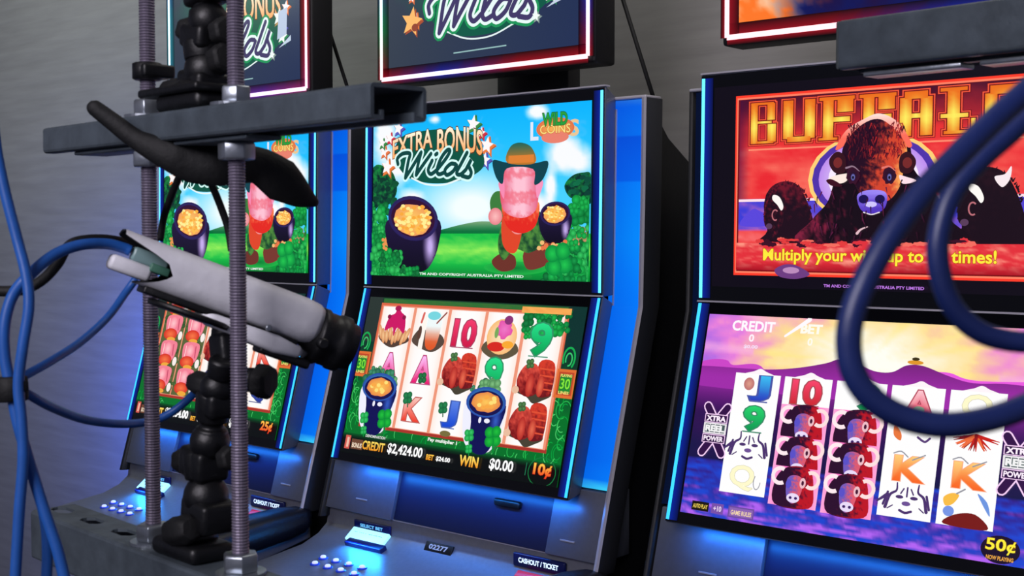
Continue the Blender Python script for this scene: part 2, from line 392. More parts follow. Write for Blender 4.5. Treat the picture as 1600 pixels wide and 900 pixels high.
    a.clover(142, 79, 9, (30, 200, 80), (0, 140, 60)); a.leaves(150, 66, 160, 76, 10, 3, GREENS+[(240, 170, 120)], rnd)
    # top right badge
    a.text('L', 122.5, 9, 128, 18.5, (225, 235, 250), .03); a.text('S', 148, 9, 154.5, 17.5, (235, 200, 150), .03)
    a.ell(139, 13, 12.5, 5.5, (255, 190, 90), (225, 110, 70), 30); a.ell(139, 17.5, 9, 3, (235, 130, 110))
    a.otext('COINS', 129, 11, 149, 15.5, (255, 225, 130), (190, 90, 30), .01, .03)
    a.otext('WILD', 130.5, 5, 147, 11.5, (40, 160, 60), (20, 100, 40), .03, .04)
    bonus_logo(a, a.z(560, 130, .18886))
    a.text('THIS IS AN ARTWORK COPYRIGHT NOTICE LINE'[:0]+'TM AND COPYRIGHT AUSTRALIA PTY LIMITED', 42, 87.6, 119, 89, (235, 245, 240), .03)
    return a
def card(a, t, x, y, c0, c1, w=9, h=14, oc=(240, 240, 250)):
    a.otext(t, x-w/2, y-h/2, x+w/2, y+h/2, lambda X, Y: mix(c0, c1, (Y-y+h/2)/h), mix(c1, (120, 120, 130), .4), .03, .035)
    a.stroke([(x-w*.45, y+h/2+.4), (x+w*.45, y+h/2+.4)], .6, mix(c1, (140, 140, 150), .5), 0)
def pouch(a, x, y):
    a.blobby([(x-11, y+7), (x-4, y+9), (x+1, y+12), (x+7, y+10), (x+12, y+7), (x+8, y+3), (x-8, y+3)], (70, 64, 50))
    a.mblob([(x+1, y-9), (x+11, y-9), (x+12, y+5), (x+9, y+8), (x+2, y+7)], lambda X, Y: mix((215, 60, 40), (110, 16, 24), (Y-y+8)/15+1.3*(fbm(X/2, Y/2)-.5)), .8)
    for i in range(4): a.stroke([(x+2, y-6+i*3.4), (x+11.5, y-5.6+i*3.4)], .8, (225, 80, 50), 0)
    a.mblob([(x-12, y), (x-8, y-7), (x-1, y-8), (x+3, y-2), (x+3, y+6), (x-4, y+9), (x-10, y+6)], lambda X, Y: mix((225, 80, 64), (120, 16, 20), (Y-y+8)/16+1.2*(fbm(X/2.5, Y/2.5)-.5)), .8)
    a.ell(x+4, y+3, 2.4, 5.5, (235, 110, 80), (190, 50, 40)); a.ell(x-3, y+3, 2.6, 6, (225, 90, 70), (180, 40, 35))
    a.clover(x-5, y-8, 2.8, (90, 140, 80), (50, 90, 50), False); a.ell(x-12, y+6, 2.4, 2, (235, 190, 160))
def bigpot(a, x, y, rnd):
    a.leaves(x-13, y-16, x+13, y-8, 12, 3.5, [(60, 150, 110), (120, 190, 120), (40, 120, 90)], rnd)
    a.blobby([(x-12, y-8), (x-14, y+4), (x-8, y+17), (x+8, y+18), (x+14, y+4), (x+12, y-8)], (240, 240, 255))
    a.mblob([(x-9, y-8), (x-8, y+4), (x-5, y+18), (x+6, y+19), (x+12, y+6), (x+13, y-8)], lambda X, Y: mix((12, 14, 84), (50, 90, 190), 1.1-math.hypot((X-x-9)/4, (Y-y-2)/9)))
    a.ell(x, y-7, 14, 8, (70, 190, 200), (40, 70, 170)); a.ell(x, y-6.5, 12, 6.6, (20, 14, 80)); a.ell(x, y-7, 10, 5.2, (255, 200, 90), (235, 140, 70), wob=.04)
    for i in range(12): a.ell(x+rnd.uniform(-7, 7), y-7+rnd.uniform(-3, 3), 1.6, 1.1, rnd.choice([(255, 225, 120), (250, 170, 70)]), n=8)
    a.ell(x-2, y+2.5, 1, 1.6, (240, 240, 255)); a.ell(x+3, y+2.5, 2, 1.2, (240, 240, 255))
    a.clover(x+9, y+10, 6, (30, 195, 60), (0, 140, 50)); a.clover(x-7.5, y+11, 3.6, (60, 205, 110), (10, 150, 60)); a.clover(x-6, y+18, 2.6, (60, 205, 110), (10, 150, 60))
def reels_base(a, rnd):
    a.grid(0, 0, 160, 90, 64, 36, lambda x, y: mix((8, 52, 40), (0, 112, 40), (y-28)/25-.6*(fbm(x/6, y/6, 3)-.4)) if (x < 14 or x > 146 or y > 72) else (30, 90, 50))
    a.rect(0, 0, 160, 2.2, (20, 60, 40)); a.rect(0, 0, 11, 26, (40, 52, 48)); a.rect(149, 0, 160, 26, (8, 50, 46))
    a.grid(12, .6, 148, 3, 40, 2, lambda x, y: (30+40*fbm(x, y), 110, 50))
    for i in range(60):
        x = rnd.choice([rnd.uniform(1, 11), rnd.uniform(149, 158), rnd.uniform(20, 150), rnd.uniform(149, 158)]); y = rnd.uniform(47, 78) if (x < 12 or x > 148) else rnd.uniform(75, 79.5)
        r = rnd.uniform(1.5, 4); a.ring(x, y, r, r*1.3, .45, rnd.choice([(40, 190, 80), (0, 160, 60), (80, 210, 110)]), 12, rnd.uniform(0, 3), rnd.uniform(3.5, 6))
    a.rect(11, 3.2, 149.6, 74.6, (222, 104, 70)); a.rect(11, 72.6, 149.6, 74.6, (170, 50, 40)); a.rect(12.4, 4.6, 148.6, 73, (240, 150, 120))
    for i in range(5): a.grid(13.2+27.2*i, 5.2, 38.2+27.2*i, 72.6, 6, 12, lambda x, y, i=i: mix((255, 236, 226), (255, 253, 252), math.sin(math.pi*(x-13.2-27.2*i)/25)*1.6))
    for x in (3.6, 154):
        a.ring(x, 26.5, 4.2, 6, 1.1, (20, 170, 80), 20, 2.6, 7.2); a.ring(x, 27, 2.4, 3.6, .8, (60, 200, 110), 16, 2.6, 8)
        a.rect(x-6, 32, x+6.5, 46.5, (226, 110, 50)); a.rect(x-4.6, 33.4, x+5, 45, (190, 70, 40)); a.rect(x-3.6, 34.6, x+4, 44, (30, 140, 50))
        a.otext('30', x-3, 36.6, x+3.4, 42, (130, 235, 60), (20, 60, 30), .02, .03)
        a.text('PLAYING', x-3.4, 34.4, x+3.8, 35.9, (250, 225, 120), .03); a.text('LINES', x-3.2, 43, x+3.4, 44.6, (250, 225, 120), .03)
    a.rect(0, 80.4, 160, 90, (4, 8, 8)); a.grid(0, 79, 160, 82, 40, 2, lambda x, y: mix((0, 90, 36), (4, 8, 8), (y-79)/3))
    # left badge and lines
    a.rect(2.8, 80.4, 7, 88, (215, 90, 80)); a.rect(4.2, 81.5, 6, 87, (240, 190, 170)); a.rect(8.2, 82, 17.6, 87.6, (110, 70, 50)); a.text('BONUS', 9, 84, 17, 86.8, (245, 225, 200), .03)
def art_reels():
    a = Art(); rnd = random.Random(5); reels_base(a, rnd)
    X = [26, 53, 80, 107, 134]; Y = [17, 38.8, 60.5]
    # top row
    x, y = X[0]-.5, Y[0]
    a.blobby([(x-12, y+6), (x-6, y+10), (x, y+11.5), (x+6, y+10), (x+13, y+7), (x+8, y+3), (x-8, y+3)], (84, 62, 52))
    for i in range(9): a.ell(x-11+i*2.7, y+3+2.6*math.sin(i*1.1)**2, 1.5, 4.6, (250, 205, 150), (215, 140, 90), rot=.1*(i-4))
    a.blobby([(x-8, y+2), (x-6, y-6), (x-2, y-8), (x, y-12), (x+3, y-9), (x+7, y-6), (x+8, y+3), (x+2, y), (x, y+5), (x-2, y)], (205, 20, 100)); a.ell(x, y-11, 2.6, 1.6, (170, 20, 80)); a.ell(x-6, y-6, 1.5, 1.3, (140, 20, 70)); a.ell(x+6, y-6, 1.5, 1.3, (140, 20, 70))
    x = X[1]; a.blobby([(x-12, y+7), (x-9, y+1), (x-5, y), (x+9, y+2), (x+13, y+7), (x+6, y+12), (x-3, y+11)], (88, 70, 60))
    a.blobby([(x-2, y-9), (x+8, y-9), (x+7, y+9), (x-1, y+9)], lambda X_, Y_: mix((240, 250, 250), (225, 90, 40), (Y_-y+2)/9)); a.ell(x+2, y-8, 5, 2.4, (120, 215, 225)); a.stroke([(x+5, y-4), (x+11, y-10)], 1, (150, 70, 60)); a.rect(x-6.5, y-8, x-3, y+11, (255, 248, 240)); a.stroke([(x-7, y-4), (x-6, y-9)], 1.6, (220, 100, 90)); a.ell(x-7, y+2, 1.5, 4, (90, 60, 50))
    card(a, '10', X[2], Y[0]+.5, (245, 60, 110), (205, 20, 70), 17, 15)
    x = X[3]; a.blobby([(x-13, y+8), (x-8, y+3), (x+8, y+3), (x+13, y+8), (x+7, y+12), (x, y+13), (x-7, y+12)], (96, 84, 62))
    a.ell(x, y+1, 10.5, 9.5, (255, 235, 200), (250, 190, 120)); a.ell(x+1, y-3, 5.5, 5, (240, 120, 200), (230, 80, 170), wob=.12, wn=5); a.ell(x+3, y-8, 3, 2.4, (140, 50, 120)); a.ell(x-3, y+6.5, 6, 2.6, (215, 40, 30)); a.ell(x+5, y+5, 4, 2, (250, 170, 50)); a.ell(x-4, y-1, 1.4, 3, (120, 170, 90))
    a.leaves(121, 4, 150, 16, 26, 3.4, GREENS[:3], rnd); card(a, '9', X[4], Y[0]+1, (40, 225, 140), (0, 160, 80), 14, 17)
    a.grid(118, 1.4, 151, 4.6, 10, 2, lambda x, y: mix((240, 150, 70), (255, 190, 100), fbm(x/3, y)))
    # middle row
    for i in (0, 1): card(a, 'A', X[i]+1, Y[1]+.5, (255, 190, 250), (235, 20, 110), 14, 15); a.clover(X[i]+2, Y[1]+5, 3.4, (40, 130, 70), (20, 90, 50), False)
    pouch(a, X[2]+1, Y[1]); card(a, '9', X[3]-1, Y[1]-1, (40, 225, 140), (0, 160, 80), 12, 17); pouch(a, X[4]+1, Y[1])
    # bottom row
    bigpot(a, 23, 58.5, rnd); card(a, 'K', X[1]-1, Y[2]+1, (250, 200, 190), (240, 60, 40), 13, 13); a.clover(X[1]-6, Y[2]-5, 3.8, (40, 140, 80), (20, 100, 60))
    card(a, 'J', X[2]+1, Y[2]+1, (90, 130, 230), (20, 70, 210), 10, 14); a.clover(X[2]-5, Y[2]-2, 3.6, (40, 140, 80), (20, 100, 60)); a.ell(X[2], 72, 4, 1.6, (120, 110, 60))
    bigpot(a, 105, 60, rnd); pouch(a, X[4]+1, Y[2]+.5)
    a.text('Pay multiplier 1', 68.5, 75.2, 90, 77.6, (250, 255, 250), .03)
    a.text('DENOMINATION', 20, 78.4, 36, 80, (220, 220, 220), .03)
    yl = lambda x, y: mix((255, 235, 110), (245, 150, 30), (y-81.5)/5.5)
    a.text('CREDIT', 18.8, 82, 36.8, 87, yl, .03); a.text('$2,424.00', 39.2, 81.2, 66.4, 87.6, (255, 255, 255), .03)
    a.text('BET', 69.6, 84, 75.2, 87, yl, .04); a.text('$24.00', 77, 84.2, 87.4, 87, (255, 255, 255), .04)
    a.text('WIN', 93.8, 81.6, 107.4, 87.2, yl, .035); a.text('$0.00', 115, 80.8, 131.2, 87.2, (255, 255, 255), .03)
    a.stroke([(139.6, 80.5), (139.6, 86.5)], .5, (30, 120, 80), 0); a.ring(150, 84, 9, 7.5, .5, (20, 120, 60), 24)
    a.otext('10¢', 144.4, 79.8, 156, 86.8, lambda x, y: mix((255, 210, 80), (240, 50, 20), (y-80)/7), (150, 20, 10), .03, .03)
    return a
def art_reels_left():
    a = Art(); rnd = random.Random(8); reels_base(a, rnd)
    for cx in (26, 53):
        a.rect(cx-12.6, 5.2, cx+12.6, 72.6, (90, 100, 56))
        for cy in (9, 26, 43.5, 61):
            a.leaves(cx-12, cy-6, cx+12, cy+8, 6, 3, [(80, 110, 50), (60, 90, 40)], rnd)
            a.blobby([(cx-8, cy-6), (cx+8, cy-6), (cx+9, cy+2), (cx+5, cy+7), (cx-5, cy+7), (cx-9, cy+2)], (245, 130, 150)); a.ell(cx-1, cy-1, 4.6, 4.4, (255, 200, 205), (250, 140, 160)); a.stroke([(cx+5, cy-4), (cx+6, cy+3)], 1.2, (205, 80, 110), 2); a.stroke([(cx-6, cy-4), (cx-6, cy+3)], .8, (255, 215, 215), 2)
            a.ell(cx-2, cy+6.5, 8, 4, (250, 120, 70), (215, 40, 30)); a.ell(cx+10, cy+7, 2.4, 3, (250, 240, 235)); a.ell(cx, cy+10, 5, 1.6, (240, 170, 60))
    X = [26, 53, 80, 107, 134]; Y = [17, 38.8, 60.5]
    card(a, 'J', 82, 18, (120, 150, 230), (30, 70, 200), 12, 15); a.clover(76, 14, 4, (80, 120, 90), (40, 80, 60))
    pouch(a, 80, 39); card(a, 'Q', 80, 60, (255, 200, 120), (240, 120, 60), 12, 14)
    pouch(a, 107, 17); card(a, 'A', 107, 39, (255, 190, 250), (235, 20, 110), 13, 14); card(a, '10', 107, 60, (245, 60, 110), (205, 20, 70), 16, 14)
    a.blobby([(122, 23), (124, 10), (128, 14), (132, 8), (136, 14), (140, 8), (146, 12), (146, 24)], (250, 140, 120)); card(a, 'K', 134, 40, (250, 200, 190), (240, 60, 40), 13, 13); card(a, 'Q', 134, 62, (150, 170, 230), (30, 50, 150), 14, 14)
    yl = lambda x, y: mix((255, 235, 110), (245, 150, 30), (y-81.5)/5.5)
    a.text('CREDIT', 18.8, 82, 36.8, 87, yl, .05); a.text('$2,434.00', 39.2, 81.2, 66.4, 87.6, (255, 255, 255), .05); a.text('BET', 69.6, 84, 75.2, 87, yl, .04); a.text('$12.50', 77, 84.2, 87.4, 87, (255, 255, 255), .04)
    a.text('WIN', 93.8, 81.6, 107.4, 87.2, yl, .05); a.text('$12.50', 112, 80.8, 131.2, 87.2, (255, 255, 255), .05)
    a.otext('25¢', 144.4, 79.8, 156, 86.8, lambda x, y: mix((255, 210, 80), (240, 50, 20), (y-80)/7), (150, 20, 10), .03, .03)
    return a
def art_topper_bonus():
    a = Art(); rnd = random.Random(2)
    a.grid(0, 0, 160, 90, 64, 36, lambda x, y: mix(mix((52, 62, 78), (34, 48, 84), x/160), (16, 130, 80), 1.05-math.hypot((x-76)/74, (y-30)/36)+.2*(fbm(x/10, y/10)-.5)))
    g0 = lambda *p: [((x-370)*.1455+38, (y-815)*.122+73.6) for x, y in p]
    a2 = bonus_logo(a, g0, True)
    x, y = 22, 62; a.star(x+1.5, y+1.5, 10, (170, 80, 50), .25); a.star(x, y, 10, (255, 190, 110), .2); a.ell(x+3, y+4, 3, 2.5, (150, 70, 50))
    for x, y, r, c in ((136, 44, 8, (255, 200, 120)), (140, 58, 7, (60, 200, 120)), (128, 70, 4, (200, 230, 220))):
        a.star(x+1, y+1, r, mix(c, (0, 0, 0), .3), .2); a.star(x, y, r*.85, (245, 255, 250), .2)
    a.poly([(136, 40), (146, 38), (145, 57), (134, 60)], (190, 205, 230)); a.poly([(136, 66), (150, 58), (150, 62)], (200, 215, 235))
    a.stroke([(60, 85.6), (104, 85)], .8, (150, 190, 190), 0)
    return a
def art_topper_fire():
    a = Art()
    def c(x, y):
        n = fbm(x/14, y/12, 4); k = mix((255, 120, 40), (255, 240, 220), 2*(n-.35)); d = (x-22)/26
        return mix(k, mix((30, 10, 60), (8, 20, 90), n), d+.9*(n-.4))
    a.grid(0, 0, 160, 90, 90, 50, c)
    a.otext('BUFFALO', 46, 30, 150, 70, (255, 200, 60), (170, 60, 20), .04, .03)
    a.text('STAMPEDE WINS', 50, 77, 140, 83, (150, 190, 255), .05)
    return a
def bison(a, x, y, s, flip=1, horn=(255, 250, 245), body=(30, 8, 24), hl=(110, 20, 40)):
    g = lambda *p: [(x+flip*px*s, y+py*s) for px, py in p]
    rb = random.Random(int(x))
    a.mblob(g((-8, 10), (-10, -1), (-7, -9), (0, -12), (7, -10), (12, -2), (16, 9), (20, 16), (-12, 16)), lambda X, Y: mix(hl, body, (Y-y+12*s)/(12*s)-1.8*(fbm(X/2.5, Y/2.5, 4)-.5)), .7)
    a.mblob(g((-9.5, 0), (-8.5, -7), (-3, -8), (1, -3), (0, 5), (-2, 11), (-5, 13.5), (-7, 10), (-9.5, 7)), lambda X, Y: mix(body, hl, 2.2*(fbm(X/1.8, Y/1.8, 7)-.5)), .6)
    for i in range(70):
        t = rb.uniform(2.9, 6.6); X, Y = x+flip*s*(2+11.5*math.cos(t)), y+s*(3+14*math.sin(t)); a.stroke([(X, Y), (X+rb.uniform(-1, 1), Y+rb.uniform(-1.6, 1))], (.9, .2), mix(body, hl, rb.random()), 2)
    a.blobby(g((-5, -6), (-2, -5), (0, -1), (-1, 1), (-3, -1.5), (-5.5, -4)), horn)
    a.ring(*g((-4, 3))[0], 1.8*s, 2.6*s, .6*s, (190, 110, 120), 14, 1, 5.5); a.ell(*g((-7, 8))[0], 1.6*s, 1.3*s, (90, 60, 90))
def art_buffalo():
    a = Art([(1118.1, 137.6), (1693.9, 88.4), (1685.2, 464.7), (1113.6, 447.2)]); rnd = random.Random(4); g = a.z(1090, 110, .411)
    a.rect(0, 0, 160, 90, (10, 4, 18))
    a.rect(11.2, 4.6, 149.6, 84.6, (255, 60, 40)); a.rect(12, 5.6, 148.8, 83.6, (255, 130, 100)); a.rect(12.6, 6.4, 148.2, 82.8, (120, 8, 16))
    def bg(x, y):
        n = fbm(x/18, y/7, 2)
        if y < 28: c = mix((60, 6, 40), (235, 50, 50), (y-5)/20+.3*(n-.5))
        elif y < 51.5: c = mix((235, 40, 48), (250, 105, 90), n*1.3-.2+.3*math.sin((x-y)/6)*.3)
        elif y < 64: c = mix((60, 60, 215), (200, 110, 190), 1.8*(n-.45)+(y-56)/16)
        else: c = mix((240, 60, 60), (255, 140, 140), 1.5*(n-.4)); c = mix(c, (180, 10, 30), (y-76)/6)
        e = min((x-13)/9, (147.5-x)/9); return mix((70, 6, 60), c, .35+e) if y < 51.5 else c
    a.grid(13.4, 6.6, 147.4, 82.2, 110, 62, bg)
    a.rect(13.4, 50.8, 147.4, 51.9, (255, 225, 235)); a.rect(18, 28.6, 147, 29.3, (255, 140, 110))
    for i in range(5): a.blobby([(14, 62), (20, 55.5+i % 2), (24, 56), (32, 61), (24, 63)], (90, 70, 220))
    # moon ring
    a.ell(77, 43, 29.5, 19.5, (255, 210, 120)); a.ell(77, 43, 27.6, 18.2, (80, 50, 170)); a.ell(77, 43, 24.5, 16, (255, 252, 255), (190, 140, 240), 36); a.ell(77, 43, 20, 13, (255, 253, 255), (250, 235, 255), 36)
    # lettering
    def slab(x, w, kind):
        y0, y1 = 8.2, 26.4; G = lambda X, Y: mix(mix((235, 110, 20), (255, 240, 90), 1-abs(Y-18)/10), (235, 110, 20), abs((X-x) % 6.2-2)/7)
        def bar(x0, y0_, x1, y1_):
            pend.append((x0, y0_, x1, y1_))
        pend = []
        if kind == 'B': bar(x, y0, x+3.6, y1); bar(x+3, y0, x+w-2, y0+1.2); bar(x+w-5.4, y0+.6, x+w-1.4, y0+8); bar(x+w-5.2, y0+9.6, x+w-.8, y1-.6); bar(x+3, y1-1.2, x+w-2, y1); bar(x+3, y0+8.2, x+w-3, y0+9.4)
        if kind == 'U': bar(x, y0, x+5, y1-1.4); bar(x+w-5, y0, x+w, y1-1.4); bar(x+2, y1-2.4, x+w-2, y1)
        if kind == 'F': bar(x+2.4, y0, x+7.4, y1); bar(x+.6, y0-.2, x+w, y0+1.4); bar(x+9, y0+.8, x+w-.6, y0+6.6); bar(x+7, y0+8.4, x+w-2, y0+10.6); bar(x+.4, y1-1.2, x+9.4, y1)
        if kind == 'A': bar(x, y0+2.4, x+5.2, y1); bar(x+w-5.2, y0+2.4, x+w, y1); bar(x+2, y0, x+w-2, y0+3.2); bar(x+5, y0+9, x+w-5, y0+11)
        if kind == 'L': bar(x+3.4, y0, x+8.6, y1); bar(x+.4, y0-.4, x+11.6, y0+1.2); bar(x+.6, y0+10, x+12, y0+11.8); bar(x+2, y1-1.4, x+w-1, y1); bar(x+w-3, y1-6, x+w-1, y1)
        if kind == 'O': bar(x, y0+3, x+5, y1-3); bar(x+w-5, y0+3, x+w, y1-3); bar(x+2, y0, x+w-2, y0+3.6); bar(x+2, y1-3.6, x+w-2, y1)
        for e, c in ((1.25, (90, 8, 20)), (.95, (255, 90, 60)), (.45, (120, 20, 20))):
            for b in pend: a.rect(b[0]-e, b[1]-e*.8, b[2]+e, b[3]+e*.8, c); a.layer -= 1
            a.layer += 1
        for b in pend: a.grid(b[0]+.1, b[1]+.1, b[2]-.1, b[3]-.1, 2, 8, lambda X, Y, b=b: mix((238, 112, 24), (255, 240, 96), 1.15-abs(Y-19)/9-.45*abs(X-(b[0]+b[2])/2)/((b[2]-b[0])/2)))
    for k, x, w_ in (('B', 18.9, 13.6), ('U', 35, 15.4), ('F', 51.6, 17), ('F', 70, 17), ('A', 88.4, 14), ('L', 105, 16), ('O', 123.4, 15)): slab(x, w_, k)
    a.stroke(g((1080, 225), (1130, 245), (1180, 245), (1235, 228)), .8, (255, 150, 120))
    # herd
    bison(a, 36, 55, .98, 1); bison(a, 124, 53, 1.08, 1, body=(24, 6, 20), hl=(34, 10, 24))
    a.blobby([(128, 44), (132, 43), (134.5, 40), (134, 45), (131, 48)], (250, 235, 240))
    # main head
    a.mblob(g((405, 660), (440, 570), (500, 500), (530, 400), (560, 300), (620, 215), (690, 172), (760, 200), (810, 270), (830, 380), (900, 450), (960, 560), (1000, 660)), lambda X, Y: mix((20, 5, 18), (130, 30, 60), 2.2*(fbm(X/3, Y/5, 8)-.55)+(62-X)/22+(Y-60)/60), .8)
    a.mblob(g((530, 300), (570, 230), (640, 185), (700, 165), (770, 200), (820, 280), (800, 290), (760, 230), (690, 190), (610, 230), (560, 290)), lambda X, Y: mix((255, 110, 90), (255, 225, 215), 1-(Y-17)/9), .6)
    a.mblob(g((560, 290), (620, 215), (690, 185), (750, 220), (800, 290), (790, 370), (770, 450), (720, 500), (640, 490), (600, 430), (560, 360)), lambda X, Y: mix(mix((36, 6, 30), (215, 70, 44), (X-77)/8+(Y-30)/26+1.6*(fbm(X/2.2, Y/2.2, 1, 5)-.5)), (255, 170, 90), (X-84)/5-abs(Y-44)/14+.8*(fbm(X/1.5, Y/1.5)-.5)), .5)
    for i in range(240):
        X, Y = rnd.uniform(66, 91), rnd.uniform(20, 34); c = mix((40, 6, 30), (190, 40, 40), rnd.random()*(1 if X > 76 else .5)); a.stroke([(X, Y), (X+rnd.uniform(-1, 1), Y+rnd.uniform(1, 2.4))], (.6, .15), c, 2)
    for ex, fl in ((540, 1), (808, -1)):
        a.blobby(g((ex-28*fl, 335), (ex, 310), (ex+30*fl, 330), (ex+30*fl, 385), (ex-5*fl, 392), (ex-28*fl, 365)), (52, 14, 26)); a.ell(*g((ex+2*fl, 352))[0], 2, 2.2, (120, 40, 40))
    a.blobby(g((500, 425), (530, 432), (570, 425), (590, 395), (560, 395), (520, 405)), (255, 235, 225)); a.blobby(g((498, 420), (520, 415), (560, 440), (520, 440)), (60, 10, 30))
    a.blobby(g((840, 420), (790, 432), (775, 400), (800, 405)), (255, 225, 235))
    for ex in (600, 738):
        a.ell(*g((ex, 400))[0], 3.0, 3.6, (24, 8, 40), (60, 14, 40), wob=.08); a.ell(*g((ex, 407))[0], 1.0, 1.5, (150, 160, 235), (60, 50, 120)); a.ell(*g((ex, 408))[0], .5, .7, (10, 5, 30)); a.stroke(g((ex-26, 372), (ex, 366), (ex+24, 384)), (.9, .3), (230, 120, 110) if ex > 700 else (150, 120, 140), 4)
    a.blobby(g((615, 480), (640, 460), (680, 455), (720, 462), (730, 490), (715, 530), (670, 545), (630, 530)), lambda X, Y: mix((160, 140, 250), (80, 50, 190), (Y-48)/8+.8*(fbm(X/2, Y/2)-.5)))
    for ex in (640, 702): a.ell(*g((ex, 490))[0], 2.2, 1.8, (24, 12, 80))
    a.ell(*g((668, 510))[0], 2.6, 1.2, (210, 200, 255)); a.stroke(g((640, 540), (670, 548), (700, 540)), .5, (230, 220, 230))
    a.stroke(g((615, 620), (630, 605), (655, 595)), (1.2, .4), (230, 190, 200))
    for i in range(60):
        X, Y = rnd.uniform(48, 100), rnd.uniform(44, 68); a.stroke([(X, Y), (X+rnd.uniform(-1.5, 1.5), Y+rnd.uniform(2, 4))], (.6, .15), rnd.choice([(60, 14, 44), (44, 10, 30), (90, 24, 60)]), 2)
    a.leaves(22, 70, 110, 72, 0, 1, GREENS, rnd)
    a.grid(13.4, 70.2, 147.4, 82.2, 110, 16, lambda X, Y: mix(mix((228, 48, 58), (255, 150, 130), 2.4*(fbm(X/9, Y/2.4, 12)-.45)), (160, 8, 26), (Y-78)/5))
    for i in range(46):
        X = rnd.uniform(24, 122); a.ell(X, 70+rnd.uniform(-1.6, 1.4), rnd.uniform(1.5, 4), rnd.uniform(.5, 1.3), rnd.choice([(228, 60, 60), (245, 110, 96), (60, 10, 34), (225, 50, 60)]), wob=.15, n=16)
    a.otext('Multiply your wins up to 27 times!', 27.2, 72.6, 130, 79.4, (255, 238, 60), (190, 80, 10), .022, .03)
    a.blobby([(33, 82), (38, 79.5), (44, 80), (50, 83.5), (44, 85.6), (36, 85)], (110, 60, 130)); a.ell(41, 82, 4, 1.4, (190, 140, 190))
    a.text('TM AND COPYRIGHT AUSTRALIA PTY LIMITED', 56.6, 87.6, 101, 88.9, (190, 120, 230), .03)
    return a
def art_sunset_reels():
    a = Art(); rnd = random.Random(6)
    def bg(x, y):
        n = fbm(x/20, y/9+x/40, 6)
        if y < 26:
            d = math.hypot((x-80)/68, (y-16)/26); c = mix((255, 255, 245), (255, 225, 150), d*2-.3+.8*(n-.5)); c = mix(c, (240, 130, 220), (d-.62)*2.4+1.1*(n-.5)); c = mix(c, (130, 90, 235), (d-1.0)*2+.9*(n-.5)); th = math.atan2(y-18, (x-78)*.45); r_ = math.sin(th*17)*math.sin(th*7+1); return mix(c, (255, 236, 130) if d < .8 else (255, 190, 235), .5*r_*min(1, d*1.6))
        if y < 66: c = mix((190, 50, 190), (52, 14, 84), (y-24)/20); return mix(c, (20, 20, 70), (y-44)/22+.5*(n-.5))
        n2 = fbm(x/14, y/1.8, 9); return mix(mix((30, 70, 210), (52, 20, 120), 2*(n2-.3)), (180, 100, 245), 3.2*(n2-.5)+(y-82)/14)
    a.grid(0, 0, 160, 90, 130, 75, bg)
    for i in range(16):
        t = i/15*math.pi; x1, y1 = 80-90*math.cos(t), 17-22*math.sin(t)
        a.stroke([(80-30*math.cos(t), 17-10*math.sin(t)), (x1, max(.5, y1))], (1, 3.4), mix((255, 240, 140), (255, 180, 235), abs(i-7.5)/7.5), 0) if False else None
    a.blobby([(-5, 24), (3, 21), (12, 20.5), (16, 22.6), (26, 21.4), (31, 23), (31, 27), (-5, 27)], (205, 70, 200)); a.blobby([(100, 21), (106, 19.6), (114, 19.2), (126, 21.6), (165, 20), (165, 27), (100, 27)], (235, 90, 225))
    a.blobby([(-5, 26), (0, 24), (30, 23.6), (46, 22), (60, 19), (66, 16.8), (72, 17), (82, 20.6), (90, 20.6), (96, 17.4), (103, 17.2), (114, 20.6), (124, 22.6), (140, 22), (165, 25), (165, 33), (-5, 33)], lambda x, y: mix((124, 34, 130), (160, 44, 170), (y-18)/10))
    a.ell(70, 15.8, 3, .9, (60, 50, 20)); a.ell(99.5, 16, 3.4, .9, (225, 150, 40)); a.ell(99.5, 14.6, 1.6, .7, (60, 50, 20))
    for i in range(5):
        X0 = 18.1+24.33*i; a.blobby([(X0+4, 26.4), (X0+9, 24.6), (X0+12, 23.4), (X0+15, 24.6), (X0+19, 26.4)], (255, 245, 250)); a.rect(X0, 25.8, X0+22.2, 78.4, (255, 254, 254))
    X = [29.4, 53.6, 78, 102.4, 126.6]; Y = [32, 45.4, 58.6, 71.4]; ga = (150, 150, 160)
    def bull(x, y):
        a.grid(x-11.1, y-8.2, x+11.1, y+8.4, 4, 4, lambda p, q: mix((255, 70, 180), (255, 170, 220), abs(p-x)/11))
        a.blobby([(x-8, y+8), (x-9, y-2), (x-4, y-8), (x+6, y-8), (x+9, y), (x+8, y+8)], (50, 12, 44)); a.mblob([(x-8, y+8), (x-9, y-2), (x-4, y-8), (x+6, y-8), (x+9, y), (x+8, y+8)], lambda p, q: mix((44, 10, 44), (190, 20, 36), (p-x)/5+2.4*(fbm(p/1.6, q/1.6, x)-.5)), .6)
        a.ring(x-7, y-4, 4.2, 4, 1.7, (255, 235, 240), 16, 1.0, 5.2); a.ring(x+7.6, y-3.6, 4, 4, 1.6, (255, 225, 225), 16, -2.1, 2.2)
        a.mblob([(x-3.5, y-3), (x, y-5), (x+4, y-3), (x+3, y+4), (x, y+7), (x-3, y+4)], lambda p, q: mix((110, 90, 190), (225, 90, 110), (p-x+2)/4+2*(fbm(p, q)-.5)), .5); a.ell(x-2.6, y-1, 1.3, 1.9, (90, 80, 200)); a.ell(x+3.8, y-2, 1.4, 2.2, (240, 190, 200)); a.ell(x+3.8, y-2, .6, 1, (70, 20, 50)); a.ell(x+.2, y+4.6, 3, 2, (235, 220, 250)); a.ell(x-1, y+4.6, .7, .6, (60, 30, 100)); a.ell(x+1.5, y+4.6, .7, .6, (60, 30, 100))
